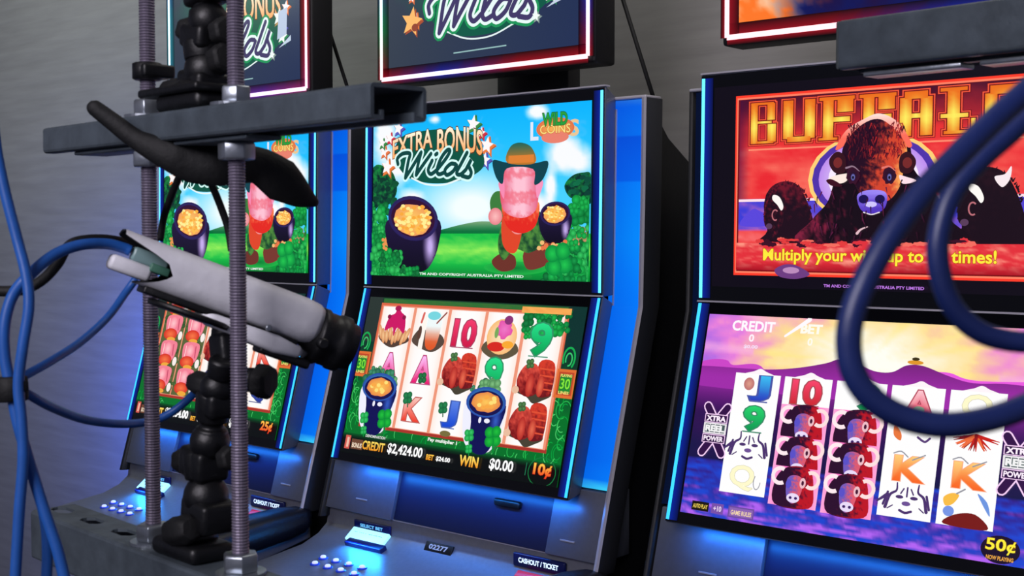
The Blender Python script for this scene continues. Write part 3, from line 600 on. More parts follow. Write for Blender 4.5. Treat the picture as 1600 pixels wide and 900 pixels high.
    def cat(x, y):
        pu = (76, 50, 110)
        for s_ in (-1, 1):
            a.stroke([(x+s_*8.5, y+3), (x+s_*7, y-2), (x+s_*4.5, y-4), (x+s_*4.5, y-7)], (1.4, .6), pu); a.stroke([(x+s_*9.5, y+2), (x+s_*8, y-3)], 1, pu, 2); a.ell(x+s_*3, y-1.6, 1.6, .7, pu); a.stroke([(x+s_*1.5, y-5), (x+s_*2.6, y-3)], .6, pu, 2); a.stroke([(x+s_*5.5, y+2), (x+s_*7.5, y+3.4)], .5, pu, 2)
        a.ell(x, y+.8, 1.8, .9, (110, 80, 150)); a.stroke([(x-2.4, y+3.6), (x, y+4.4), (x+2.4, y+3.6)], 1, pu, 3); a.stroke([(x, y-5.5), (x, y-2)], .7, pu, 2)
        a.stroke([(x-8, y-2), (x-12, y+1)], (1.6, .8), pu, 2)
    def kk(x, y):
        a.otext('K', x-6.4, y-5.4, x+6.6, y+4.8, lambda p, q: mix((255, 215, 130), (250, 100, 30), (q-y+6)/9), (250, 170, 130), .04, .02)
        a.stroke([(x-7, y-6), (x-4, y-7), (x-1, y-5)], .5, ga, 3); a.stroke([(x+1, y-4), (x+6, y-6.4)], .5, ga, 3)
    def qq(x, y): a.otext('Q', x-6, y-5.4, x+6, y+5.4, (255, 250, 205), (205, 200, 170), .02, .012); a.ring(x+7.5, y+1, 1.8, 3.4, .4, ga, 14, 0, 4)
    def gem(x, y): a.ell(x, y, 2.6, 2.8, (225, 160, 140), (190, 110, 110))
    # reel 1
    card(a, 'J', X[0]+1.6, Y[0], (60, 190, 245), (40, 60, 190), 9.4, 11); gem(X[0]-4, Y[0]-1.6); card(a, '9', X[0]+.6, Y[1], (40, 215, 110), (10, 150, 80), 10, 11); cat(X[0], Y[2]); qq(X[0]-1, Y[3])
    card(a, '10', X[1]-.2, Y[0], (250, 70, 110), (205, 40, 50), 14, 10.6); card(a, '9', X[2]+3, Y[0], (40, 215, 110), (10, 150, 80), 10, 11)
    for i in (1, 2):
        for y in (46.4, 60, 72.6 if i == 1 else 73): bull(X[i], y-.4)
    a.rect(41.8, 78.4, 92, 82, lambda x, y: (50, 50, 190)) if False else None
    card(a, 'A', X[3]+1, Y[0]+.6, (255, 200, 210), (225, 40, 70), 12, 10.6); a.ell(X[3]+1, Y[0]+3, 2.4, 1.4, (140, 170, 140))
    qq(X[4], Y[0]+.4)
    a.blobby([(X[3]-8, 42), (X[3]-5, 45), (X[3]-5, 48), (X[3]-8, 46)], (235, 120, 60)); a.stroke([(X[3]+2, 46), (X[3]+5, 47.5), (X[3]+7, 46)], .9, (90, 60, 120)); kk(X[3], Y[2]+.6); cat(X[3]+.5, Y[3]+.4)
    for i in range(24): t = rnd.uniform(0, 3.14); a.stroke([(X[4]+1, 43), (X[4]+1+9*math.cos(t), 44+5*math.sin(t))], (1.4, .3), rnd.choice([(200, 30, 20), (240, 110, 60), (150, 20, 20)]), 2)
    kk(X[4], Y[2]+.4)
    a.blobby([(X[4]-8, 78), (X[4]-4, 74), (X[4]+4, 73), (X[4]+9, 78.2)], (120, 24, 20)); a.blobby([(X[4]-9, 68), (X[4]-6, 66), (X[4]-3, 66.5), (X[4]-5, 70), (X[4]-8, 71)], (250, 190, 70)); a.ell(X[4]-6.5, 73, 2.2, 2, (120, 150, 230)); a.blobby([(X[4]+4, 65), (X[4]+8, 68), (X[4]+9.5, 73), (X[4]+7, 70)], (110, 150, 225)); a.stroke([(X[4]-4, 66), (X[4]-1, 64)], .6, ga, 2)
    for xc in (11.8, 144.4):
        for s_ in (-1, 1):
            a.stroke([(xc+s_*5, 42), (xc+s_*1.4, 47)], 4.4, (250, 210, 250), 0); a.stroke([(xc+s_*5, 62.4), (xc+s_*1.4, 57)], 4.4, (250, 210, 250), 0)
        for s_ in (-1, 1):
            a.stroke([(xc+s_*5, 42), (xc+s_*1.4, 47)], 3.2, (50, 14, 70), 0); a.stroke([(xc+s_*5, 62.4), (xc+s_*1.4, 57)], 3.2, (50, 14, 70), 0)
        a.rect(xc-5.8, 45.2, xc+5.8, 49, (250, 210, 250)); a.rect(xc-5.8, 49.2, xc+5.8, 54, (240, 235, 240)); a.rect(xc-5.8, 54.2, xc+5.8, 58, (250, 210, 250))
        a.rect(xc-5.4, 45.6, xc+5.4, 48.7, (50, 14, 70)); a.rect(xc-5.4, 54.6, xc+5.4, 57.7, (50, 14, 70))
        a.text('XTRA', xc-5, 46, xc+5, 48.4, (255, 240, 255), .05); a.text('POWER', xc-5, 55, xc+5, 57.3, (255, 240, 255), .04)
        for i in range(4): a.rect(xc-5+2.6*i, 49.8, xc-2.8+2.6*i, 53.4, (70, 90, 90))
        a.text('REEL', xc-4.8, 50.2, xc+5, 53, (245, 245, 245), .05)
    # bottom chips
    a.rect(6, 84.2, 14.6, 88.2, (24, 18, 10)); a.text('AUTO PLAY', 6.6, 85.3, 14, 87.2, (240, 210, 90), .03)
    a.rect(16, 84, 22, 88.4, (120, 80, 170)); a.text('+10', 17, 85, 21, 87.4, (235, 215, 240), .03)
    a.rect(24.4, 84, 37, 88.8, (110, 76, 160)); a.rect(25, 84.6, 36.4, 88.2, (140, 100, 180)); a.text('GAME RULES', 25.8, 85.6, 35.8, 87.6, (245, 215, 170), .03)
    a.text('CREDIT', 13.2, 2.4, 34.6, 7.2, (255, 250, 255), .035); a.text('0', 22.4, 8.4, 25, 11.8, (255, 245, 255), .03); a.text('$0.00', 20.4, 13.2, 27.4, 15, (245, 225, 250), .03)
    a.text('BET', 47, 2.6, 57.2, 6.8, (255, 252, 240), .05); a.text('0', 51, 8.6, 53.4, 12, (255, 252, 240), .03)
    a.stroke([(40, 8.4), (50.6, .6)], (1, 2.2), (255, 250, 255), 0)
    a.ell(141.4, 84.6, 7.4, 5.2, (26, 10, 40)); a.otext('50¢', 135.8, 80.6, 147, 86.2, (255, 240, 60), (120, 70, 10), .02, .025); a.text('NOW PLAYING', 136.4, 87, 146.6, 88.6, (240, 170, 70), .03)
    return a

# ------------------------------------------------------------------ slot machines
SW, AU, AL, MU, ML, LU, LL = .32273, .016393, .266212, .026218, .022285, .381779, .375326
SH = .3375
def up_(x, s, h=0): return Vector((x, math.sin(AU)*s-math.cos(AU)*h, ZO+math.cos(AU)*s+math.sin(AU)*h))
def lo_(x, s, h=0): return Vector((x, -math.sin(AL)*s-math.cos(AL)*h, ZO-math.cos(AL)*s+math.sin(AL)*h))
def bplane(z): return .058+.0168*z if z > -.02 else .055-.285*(-.02-z)   # front face of the cabinet behind the monitors
DECK = [(-.0646, -.4796), (-.0697, -.5148), (-.0952, -.5345), (-.1415, -.5514), (-.2472, -.5646), (-.31, -.574), (-.318, -.585)]
def deck_at(y):
    for (y0, z0), (y1, z1) in zip(DECK, DECK[1:]):
        if y1 <= y <= y0: return z0+(z1-z0)*(y-y0)/(y1-y0), math.atan2(z1-z0, y1-y0)
    return DECK[-1][1], 0
def glowmesh(name, m, parent, quads):    # quads: (four points, four colours)
    me = bpy.data.meshes.new(name); vs = [tuple(p) for q, c in quads for p in q]
    me.from_pydata(vs, [], [tuple(range(4*i, 4*i+4)) for i in range(len(quads))])
    a = me.attributes.new('Col', 'FLOAT_COLOR', 'POINT')
    a.data.foreach_set('color', np.array([(*lin(k), 1) for q, c in quads for k in c], 'f').ravel())
    me.materials.append(m); o = bpy.data.objects.new(name, me); C.objects.link(o); o.parent = parent; return o
def monitor(root, fn, L, m0, art, name, top):
    # black glass front in a tapered grey shell, bright strips down both sides
    e = .0065; A = [fn(-SW-e, -.002), fn(SW+e, -.002), fn(SW+e, L+.008), fn(-SW-e, L+.008)]
    if not top: A = [fn(-SW-e, L+.006), fn(SW+e, L+.006), fn(SW+e, -.002), fn(-SW-e, -.002)]
    bw = .3122
    B = [fn(-bw, .0 if top else L-.012, -.056), fn(bw, .0 if top else L-.012, -.056), fn(bw, L-.006 if top else 0, -.056), fn(-bw, L-.006 if top else 0, -.056)]
    sh = MB().hexa(A, B).build(name, cabg, root, .004)
    mb = MB(); g = SW+.0045
    s0, s1 = (.002, L+.004) if top else (.002, L+.003)
    mb.hexa([fn(-g, s0, .0012), fn(g, s0, .0012), fn(g, s1, .0012), fn(-g, s1, .0012)], [fn(-g, s0, -.002), fn(g, s0, -.002), fn(g, s1, -.002), fn(-g, s1, -.002)])
    mb.build('front_glass', glass, sh)
    if top: MB().box(fn(0, L+.0075, -.006), (2*(SW+e), .016, .003)).build('top_trim', silver, sh)
    else: MB().box(fn(0, .0, .001), (2*(SW+e), .004, .0028)).build('divider_trim', silver, sh)
    for sx in (-1, 1):
        q = []; h = .0022; n = 12
        a0, a1 = (.006, L-.001) if top else (.004, L)
        for k in range(n):
            t0, t1 = a0+(a1-a0)*k/n, a0+(a1-a0)*(k+1)/n
            c = (90, 205, 255) if top else (50, 175, 255)
            xs = (sx*SW-.0032, sx*SW+.0032); q.append(([fn(xs[0], t0, h), fn(xs[1], t0, h), fn(xs[1], t1, h), fn(xs[0], t1, h)], [c]*4))
        st = glowmesh('light_strip', led, sh, q)
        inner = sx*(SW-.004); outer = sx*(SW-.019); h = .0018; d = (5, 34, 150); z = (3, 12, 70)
        glowmesh('strip_glow_band', glow, sh, [([fn(inner, a0, h), fn(outer, a0, h), fn(outer, a1, h), fn(inner, a1, h)], [d, z, z, d])])  # strip glow on the bezel, painted as a fading emissive band
    org = fn(-.3, m0+SH if top else m0, .0026)
    ey = Vector(fn(0, 0))-Vector(fn(0, 1)) if top else Vector(fn(0, 1))-Vector(fn(0, 0)); en = Vector(fn(0, 0, 1))-Vector(fn(0, 0))
    art.object('screen', sh, org, Vector((1, 0, 0)), ey, en, .6, scr)
    return sh
def slot_machine(X, Y, rz, label, art_u, art_l, art_t, topcols, dots=True, plate=True):
    root = empty('slot_machine', (X, Y, 0), label, 'slot machine', 'slot machines in a row', rz)
    # body: side outline (y, z), front follows the face behind the monitors
    prof = [(bplane(.366)+.004, .366), (bplane(-.02)+.004, -.02), (bplane(-.36)+.008, -.36), (-.058, -.48), (-.062, -.52), (-.09, -.54), (-.138, -.558), (-.245, -.572), (-.30, -.62), (-.12, -.66), (-.12, -1.25), (-.10, -1.35), (.42, -1.35), (.42, .17), (.32, .205), (.2255, .2526), (.151, .298), (.1045, .346), (.08, .366)]
    MB().prism([(y, z+ZO) for y, z in prof], -.371, .371).build('cabinet_body', cab, root, .003)
    # grey edge trim down each side
    for sx in (-1, 1):
        zs = [.368, .17, -.02, -.19, -.36, -.475, -.50]
        mb = MB(); v = []; fs = []
        for z in zs:
            y = bplane(z); v += [(sx*.379, y-.006, z+ZO), (sx*.3855, y-.008, z+ZO), (sx*.3855, y+.045, z+ZO), (sx*.372, y+.045, z+ZO), (sx*.372, y+.004, z+ZO)]
        mb.rings([v[5*i:5*i+5] for i in range(len(zs))], smooth=False)
        t = mb.build('side_trim', mat('side_trim_dark', (44, 46, 54), .45) if sx > 0 else cab, root, .001)
        if sx > 0:
            mb = MB(); rs = []
            for z in zs:
                y = bplane(z); rs.append([(.3770, y-.0100, z+ZO), (.3835, y-.0125, z+ZO), (.3866, y-.0085, z+ZO), (.3770, y-.004, z+ZO)])
            mb.rings(rs, smooth=False); mb.build('silver_edge', silver, t)
    MB().box((0, bplane(.37)+.016, .3695+ZO), (.7705, .05, .006)).build('top_cap', silver, root, .002)
    # wing panels: LED glow painted in as emissive colour, left one dark
    for sx in (-1, 1):
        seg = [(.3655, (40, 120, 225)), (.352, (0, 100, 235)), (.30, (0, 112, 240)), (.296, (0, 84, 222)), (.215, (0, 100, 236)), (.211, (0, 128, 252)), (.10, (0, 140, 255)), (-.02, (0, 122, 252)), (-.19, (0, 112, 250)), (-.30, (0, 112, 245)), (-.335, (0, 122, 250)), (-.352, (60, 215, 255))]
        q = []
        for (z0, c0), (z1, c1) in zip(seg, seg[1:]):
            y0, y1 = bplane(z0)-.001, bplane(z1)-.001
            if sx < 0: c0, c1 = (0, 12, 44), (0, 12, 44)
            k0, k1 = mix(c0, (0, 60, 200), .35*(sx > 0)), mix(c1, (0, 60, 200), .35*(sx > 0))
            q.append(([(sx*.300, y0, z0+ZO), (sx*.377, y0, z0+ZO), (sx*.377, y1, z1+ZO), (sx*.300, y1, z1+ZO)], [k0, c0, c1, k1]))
        glowmesh('painted_glow_panel', glow, root, q)
        MB().hexa([(sx*.312, bplane(.35)-.004, .35+ZO), (sx*.314, bplane(.35)-.004, .35+ZO), (sx*.314, bplane(-.02)-.004, -.02+ZO), (sx*.312, bplane(-.02)-.004, -.02+ZO)],
                  [(sx*.312, bplane(.35), .35+ZO), (sx*.314, bplane(.35), .35+ZO), (sx*.314, bplane(-.02), -.02+ZO), (sx*.312, bplane(-.02), -.02+ZO)]).build('panel_seam', silver, root)
    # lower front: two grey outer panels, darker recessed middle
    def fpanel(name, x0, x1, m, dy, z0=-.356, z1=-.4785):
        a = [(x0, bplane(z0)-dy, z0+ZO), (x1, bplane(z0)-dy, z0+ZO), (x1, bplane(z1)-dy, z1+ZO), (x0, bplane(z1)-dy, z1+ZO)]
        b = [(x, .02, z) for x, y, z in a]; return MB().hexa(a, b).build(name, m, root, .0015)
    fp1 = fpanel('front_panel', -.371, -.165, cabg, .004); fp2 = fpanel('front_panel', .255, .377, cabg, .004); fp3 = fpanel('front_recess_panel', -.164, .254, darkblue, -.004)
    sl = MB().box((.142, bplane(-.406)-.001, -.404+ZO), (.066, .012, .014)).build('ticket_slot', blackp, fp3, .004)
    for x, P in ((-.262, fp1), (.303, fp2)):
        MB().box((x, bplane(-.449)-.0045, -.449+ZO), (.034, .002, .0025)).build('small_mark', silver, P)
    # button deck
    dk = MB(); d = [(y, z+ZO) for y, z in DECK]
    dk.prism(d+[(-.30, -.61+ZO), (-.06, -.56+ZO)], -.3795, .3795)
    deck = dk.build('button_deck', deckm, root, .003)
    MB().box((0, -.0648, -.4795+ZO), (.757, .006, .004)).build('deck_seam', silver, deck)
    def ondeck(x, y, w_, l, h, lift=0):
        z, a = deck_at(y); R = Matrix.Rotation(-(math.pi-a) if False else 0, 3, 'X')
        R = Matrix.Rotation(math.atan2((deck_at(y+.01)[0]-deck_at(y-.01)[0]), .02), 3, 'X')
        return (x, y, z+ZO)+(), (w_, l, h), R
    def button(x, y, w_, l, h, m, name, par, bev=.0015):
        c, dim, R = ondeck(x, y, w_, l, h); c = Vector(c)+R @ Vector((0, 0, h*.3)); return MB().box(c, dim, R).build(name, m, par, bev)
    lit = mat('lit_button', (200, 235, 255), .3, emis=(150, 230, 255), es=1.15)
    lblue = mat('lit_label', (20, 40, 120), .3, emis=(110, 200, 255), es=1.1)
    b1 = button(-.228, -.0835, .112, .034, .009, lit, 'bet_button', deck); 
    bh = MB().box((-.228, -.0715, -.5045+ZO), (.112, .006, .020)).build('button_header', mat('navy_plastic', (8, 22, 90), .3), deck, .002)
    bf = button(-.212, -.105, .112, .018, .012, mat('navy_plastic', (8, 22, 90), .3), 'button_lip', deck)
    bd = MB().box((.236, -.0715, -.503+ZO), (.128, .008, .026)).build('cash_out_button', mat('navy_plastic', (8, 22, 90), .3), deck, .003)
    rd = button(.245, -.088, .10, .016, .010, mat('red_button', (150, 20, 40), .3, emis=(200, 20, 50), es=.6), 'service_button', deck)
    np_ = MB().box((-.027, -.0745, -.516+ZO), (.076, .005, .020), Matrix.Rotation(-.5, 3, 'X')).build('number_plate', blackp, deck, .001)
    def word(t, c, wd, ht, m, par, tilt=1.2):
        v, f = glyphs(t, .03); xs = [p[0] for p in v]; ys = [p[1] for p in v]; R = Matrix.Rotation(tilt, 3, 'X')
        me = bpy.data.meshes.new('lettering'); me.from_pydata([Vector(c)+R @ Vector(((x-(min(xs)+max(xs))/2)/(max(xs)-min(xs))*wd, (y-(min(ys)+max(ys))/2)/(max(ys)-min(ys))*ht, 0)) for x, y in v], [], f)
        me.materials.append(m); o = bpy.data.objects.new('lettering', me); C.objects.link(o); o.parent = par
    whl = mat('white_lettering', (220, 220, 225), .5)
    if plate: word('02277', (-.027, -.0769, -.5145+ZO), .052, .0105, whl, np_, math.pi/2-.5)
    word('SELECT BET', (-.228, -.0752, -.5035+ZO), .07, .007, lblue, bh, math.pi/2)
    word('PLAY 1 CREDIT', (-.228, -.0855, -.5185+ZO), .085, .006, mat('dark_lettering', (20, 60, 110), .5), b1, .9)
    word('CASHOUT / TICKET', (.236, -.0762, -.502+ZO), .098, .010, mat('lit_lettering', (200, 225, 255), .4, emis=(210, 235, 255), es=1.3), bd, math.pi/2)
    clear = mat('clear_lit_button', (190, 200, 255), .2, emis=(190, 195, 255), es=1.0)
    bluep = mat('blue_lit_button_rim', (10, 50, 190), .3, emis=(0, 50, 200), es=.35)
    for k in range(8):
        x = -.262+.040*(k % 4)+.012*(k//4); y = -.178-.032*(k//4); z, _ = deck_at(y)
        r = MB().lathe((x, y, z+ZO-.002), (0, 0, 1), [(0, .0105), (.003, .0105), (.004, .009)], 16).build('play_button', bluep, deck)
        MB().lathe((x, y, z+ZO+.004), (0, 0, 1), [(-.002, .006), (.001, .006), (.0025, .004), (.003, .001)], 16).build('button_cap', clear, r)
    # armrest on the right of the deck
    rs = []
    for y, zt, zb, wd in ((-.074, -.492, -.53, .020), (-.088, -.487, -.545, .030), (-.126, -.4855, -.556, .040), (-.20, -.490, -.566, .046), (-.29, -.498, -.575, .046), (-.36, -.512, -.585, .044), (-.39, -.54, -.60, .036)):
        xc = .402-wd; ring = []
        for k in range(14):
            a = 2*math.pi*k/14; ca, sa = math.cos(a), math.sin(a)
            ring.append((xc+wd*math.copysign(abs(ca)**.7, ca), y, (zt+zb)/2+ZO+(zt-zb)/2*math.copysign(abs(sa)**.7, sa)))
        rs.append(ring)
    MB().rings(rs).build('armrest', mat('black_vinyl', (22, 22, 30), .38, 0, .3, 150), root)
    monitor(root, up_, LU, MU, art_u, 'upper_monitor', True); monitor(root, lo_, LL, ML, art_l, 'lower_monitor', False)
    # topper
    W2, z0, z1, y = .283, .447, .80, .010
    tp = MB().box((.003, y+.036, (z0+z1)/2+ZO), (2*W2+.026, .064, z1-z0+.026)).build('topper', cab, root, .006)
    MB().box((.003, y+.0025, (z0+z1)/2+ZO), (2*W2-.012, .003, z1-z0-.012)).build('front_glass', glass, tp)
    MB().box((-.0, .20, .40+ZO), (.20, .04, .36)).build('topper_bracket', cab, root, .004)
    MB().box((-.0, .14, .53+ZO), (.16, .14, .08)).build('topper_arm', cab, root, .004)
    s = .0045; q = []; dq = []
    def cc(u): 
        n = len(topcols); u = (u % 1)*n; i = int(u); return mix(topcols[i % n], topcols[(i+1) % n], u-i)
    pts = []
    X0, X1, Z0, Z1 = -W2+.003, W2+.003, z0, z1
    per = [((X0, Z1), (X0, Z0)), ((X0, Z0), (X1, Z0)), ((X1, Z0), (X1, Z1)), ((X1, Z1), (X0, Z1))]
    ins = [(1, 0), (0, 1), (-1, 0), (0, -1)]
    yy = y-.0015
    for si, ((a, b), (iu, iv)) in enumerate(zip(per, ins)):
        n = 16
        for k in range(n):
            t0, t1 = k/n, (k+1)/n; A = (a[0]+(b[0]-a[0])*t0, a[1]+(b[1]-a[1])*t0); B = (a[0]+(b[0]-a[0])*t1, a[1]+(b[1]-a[1])*t1)
            c0, c1 = cc((si+t0)/4), cc((si+t1)/4)
            def P(p, o): return (p[0]+iu*o, yy, p[1]+iv*o+ZO)
            w0, w1 = mix(c0, (255, 255, 255), .72), mix(c1, (255, 255, 255), .72)
            e0 = s if k == 0 else 0; 
            q.append(([P(A, -s), P(B, -s), P(B, s), P(A, s)], [w0, w1, w1, w0]))
            def Q(p, o): return (p[0]+iu*o, yy+.001, p[1]+iv*o+ZO)
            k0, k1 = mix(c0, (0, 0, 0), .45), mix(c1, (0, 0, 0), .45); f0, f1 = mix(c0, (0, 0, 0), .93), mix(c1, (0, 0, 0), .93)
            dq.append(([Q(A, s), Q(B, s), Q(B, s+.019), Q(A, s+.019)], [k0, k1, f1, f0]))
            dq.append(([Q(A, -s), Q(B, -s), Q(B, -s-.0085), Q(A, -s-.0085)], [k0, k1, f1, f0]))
    glowmesh('light_frame', led, tp, q); glowmesh('frame_glow_band', glow, tp, dq)  # bands beside the frame paint its LED glow onto the bezel
    art_t.object('screen', tp, Vector((-.257, y-.001, .7625+ZO)), Vector((1, 0, 0)), Vector((0, 0, -1)), Vector((0, -1, 0)), .52, scr)
    # under-screen lamp that washes the lower front
    def lamp(name, x, wd, e, s0=.30):
        l = bpy.data.lights.new(name, 'AREA'); l.shape = 'RECTANGLE'; l.size = wd; l.size_y = .012; l.energy = e; l.color = (.02, .25, 1)
        o = bpy.data.objects.new(name, l); C.objects.link(o); o.parent = root
        o.location = lo_(x, LL+.010, -.016); o.rotation_euler = (math.radians(18), 0, 0)
    lamp('under_screen_lamp', 0, .60, .8)
    l = bpy.data.lights.new('bet_button_spill_fill', 'AREA'); l.shape = 'RECTANGLE'; l.size = .10; l.size_y = .01; l.energy = .30; l.color = (.02, .3, 1)  # added area light for the blue spill on the deck below the button
    o = bpy.data.objects.new('bet_button_spill_fill', l); C.objects.link(o); o.parent = root; o.location = (-.212, -.120, -.524+ZO); o.rotation_euler = (math.radians(-35), 0, 0)
    return root
BL, PU, RD, GR, CY, WH, PK = (40, 60, 255), (150, 60, 255), (255, 20, 50), (0, 200, 110), (60, 220, 255), (255, 255, 255), (255, 60, 160)
Au = art_landscape(); At = art_topper_bonus()
slot_machine(0, 0, 0, 'middle slot machine with the reels reading CREDIT $2,424.00, centre of the picture', Au, art_reels(), At, [PU, PU, GR, RD, BL, RD, RD, BL, GR, GR, BL, PU])
slot_machine(-.81404639, .00339608, -.02541476, 'leftmost slot machine, partly hidden behind the steel rack and white camera', Au, art_reels_left(), At, [BL, CY, CY, BL, PK, PU, PK, RD, RD, RD, GR, BL], plate=False)
slot_machine(.88177202, -.01614181, .01646445, 'rightmost slot machine with the red bison picture above purple sunset reels', art_buffalo(), art_sunset_reels(), art_topper_fire(), [PK, RD, RD, RD, RD, BL, BL, BL, PU, PU, RD, RD])
# black leads hanging from the ceiling to the backs of the cabinets
for (u0, v0), (u1, v1), lb in (((955, -60), (1021, 153), 'thin black lead running down to the middle slot machine'), ((488, -36), (556, 178), 'thin black lead running down to the leftmost slot machine')):
    a_ = onp(u0, v0, (0, 1, 0), .13); b_ = onp(u1, v1, (0, 1, 0), .13); t_ = a_+(a_-b_)*4.2
    if t_.z > 3.2: t_ = b_+(a_-b_)*((3.19-b_.z)/(a_.z-b_.z))
    o = MB().tube([t_, a_, (a_+b_)/2, b_], .0042, 8).build('power_lead', blackr); tag(o, lb, 'cable', 'black leads behind the machines')

# ------------------------------------------------------------------ steel rack in front
D_ = Vector((.9959, -.0901, 0)).normalized(); N_ = Vector((.0901, .9959, 0)).normalized()
R1 = Vector((.942, -1.3527, ZO)); DR = .1253
def rk(s, o, z): return R1+D_*s+N_*o+Vector((0, 0, z))
RZ = math.atan2(D_.y, D_.x)
RMAT = Matrix.Rotation(RZ, 3, 'Z')
CN = float(np.array(N_) @ np.array(R1))
def onrack(u, v, o=0.): return onp(u, v, N_, CN+o)
rack = empty('camera_rack', (R1.x, R1.y, ZO-.118), 'grey steel rack of slotted channels and two threaded rods with hex nuts', 'rack', None, 0)
rack.location = rk(0, 0, -.139)
INV = Vector(rack.location)
def rel(o):   # geometry is built in room coordinates; shift it under its thing
    p = o.parent; t = Vector(p.location)
    while p.parent: p = p.parent; t += Vector(p.location)
    o.data.transform(Matrix.Translation(-t)); return o
def channel(s0, s1, ztop, name, parent, slots=(), w=.0413, h=.0208, material=strut):
    mb = MB(); t = .0025; hw = w/2; lip = .0095
    def P(s, o, z): return rk(s, o, z)
    def strip(o0, o1, z0, z1, a, b): mb.hexa([P(a, o0, z0), P(a, o1, z0), P(a, o1, z1), P(a, o0, z1)], [P(b, o0, z0), P(b, o1, z0), P(b, o1, z1), P(b, o0, z1)])
    # outline of the section, extruded; web pierced by slots
    edges = []; cur = s0
    for c in slots:
        a, b = c-.0145, c+.0145; edges.append((cur, a, False)); edges.append((a, b, True)); cur = b
    edges.append((cur, s1, False))
    r = .0025
    for a, b, hole in edges:
        if hole:
            for sg in (-1, 1):
                mb.hexa([P(a, sg*.007, ztop-t), P(a, sg*(hw-r), ztop-t), P(a, sg*(hw-r), ztop), P(a, sg*.007, ztop)], [P(b, sg*.007, ztop-t), P(b, sg*(hw-r), ztop-t), P(b, sg*(hw-r), ztop), P(b, sg*.007, ztop)])
                for e, e2 in ((a, a+.006), (b, b-.006)):   # chamfered slot corners
                    tr = [(e, sg*.0072), (e2, sg*.0072), (e, sg*.002)]
                    mb.add([P(p, q, ztop-t) for p, q in tr]+[P(p, q, ztop) for p, q in tr], [(0, 1, 2), (3, 5, 4), (0, 3, 4, 1), (1, 4, 5, 2), (2, 5, 3, 0)])
        else: strip(-hw+r, hw-r, ztop-t, ztop, a, b)
    for sg in (-1, 1):
        sec = [(hw-r, ztop), (hw-.0008, ztop-.0008), (hw, ztop-r), (hw, ztop-h+r), (hw-.0008, ztop-h+.0008), (hw-r, ztop-h), (hw-lip, ztop-h), (hw-lip, ztop-h+.0055), (hw-lip+t*.8, ztop-h+.0055), (hw-lip+t*.8, ztop-h+t), (hw-t, ztop-h+t), (hw-t, ztop-t), (hw-r, ztop-t)]
        n = len(sec); ra = [P(s0, sg*o, z) for o, z in sec]; rb = [P(s1, sg*o, z) for o, z in sec]
        tri = tessellate_polygon([[Vector((o, z, 0)) for o, z in sec]])
        mb.add(ra+rb, [(i, (i+1) % n, (i+1) % n+n, i+n) for i in range(n)]+[tuple(q) for q in tri]+[tuple(i+n for i in q) for q in tri])
    return mb.build(name, material, parent)
def hexnut(s, z0, h, name, parent, washer=None, r=.0128, rot=.2):
    p = rk(s, 0, z0); a = Vector((math.cos(rot), math.sin(rot), 0))
    o = rel(MB().lathe(p, (0, 0, 1), [(0, r*.93), (h*.12, r), (h*.88, r), (h, r*.9)], 6, False, start=a).build(name, zinc, parent, .0006))
    if washer:
        zw = washer; q = rel(MB().lathe(rk(s, 0, zw), (0, 0, 1), [(0, .0175), (.0022, .0175)], 28, False).build('washer', zinc, parent))
    return o
rel(channel(-.1409, .3044, .2045, 'upper_channel', rack, slots=[-.1036+.0547*k for k in range(7) if abs(-.1036+.0547*k-.0) > .0]))
rel(channel(-.178, .40, -.118, 'lower_channel', rack, slots=[-.161+.0562*k for k in range(3)]+[.064, .18, .236, .292, .348], h=.0413))
pl = MB(); pl.hexa([rk(-.098, -.014, .1805), rk(.16, -.014, .1805), rk(.16, .014, .1805), rk(-.098, .014, .1805)], [rk(-.098, -.014, .1835), rk(.16, -.014, .1835), rk(.16, .014, .1835), rk(-.098, .014, .1835)])
rel(pl.build('backing_plate', strut, rack, .001))
for k, s in enumerate((0, DR)):
    mb = MB(); R = .0058; n = 16; rs = []; pitch = .0021; z = -.185
    while z < .66:
        for dz, rr in ((0, R*.93), (pitch*.5, R*1.05)):
            rs.append([rk(s, 0, z+dz)+Vector((math.cos(6.2832*i/n), math.sin(6.2832*i/n), 0))*rr for i in range(n)])
        z += pitch
    mb.rings(rs, smooth=False); rel(mb.build('threaded_rod', rodm, rack))
    hexnut(s, .2068, .0115, 'hex_nut', rack, .2046, r=.0108, rot=.2+k*.25); hexnut(s, .1680, .0125, 'hex_nut', rack, None, rot=.5+k*.3)
    hexnut(s, -.1158, .013, 'hex_nut', rack, -.1179, rot=.15+k*.35)
    hexnut(s, -.158, .012, 'hex_nut', rack, None, rot=.4)
rel(MB().lathe(rk(0, 0, .233), (0, 0, 1), [(0, .0095), (.001, .0112), (.012, .0112), (.013, .0095)], 20).build('rod_clamp', blackp, rack))
rel(MB().box(rk(.003, .004, .2395), (.018, .026, .010), RMAT).build('clamp_ear', blackp, rack, .002))
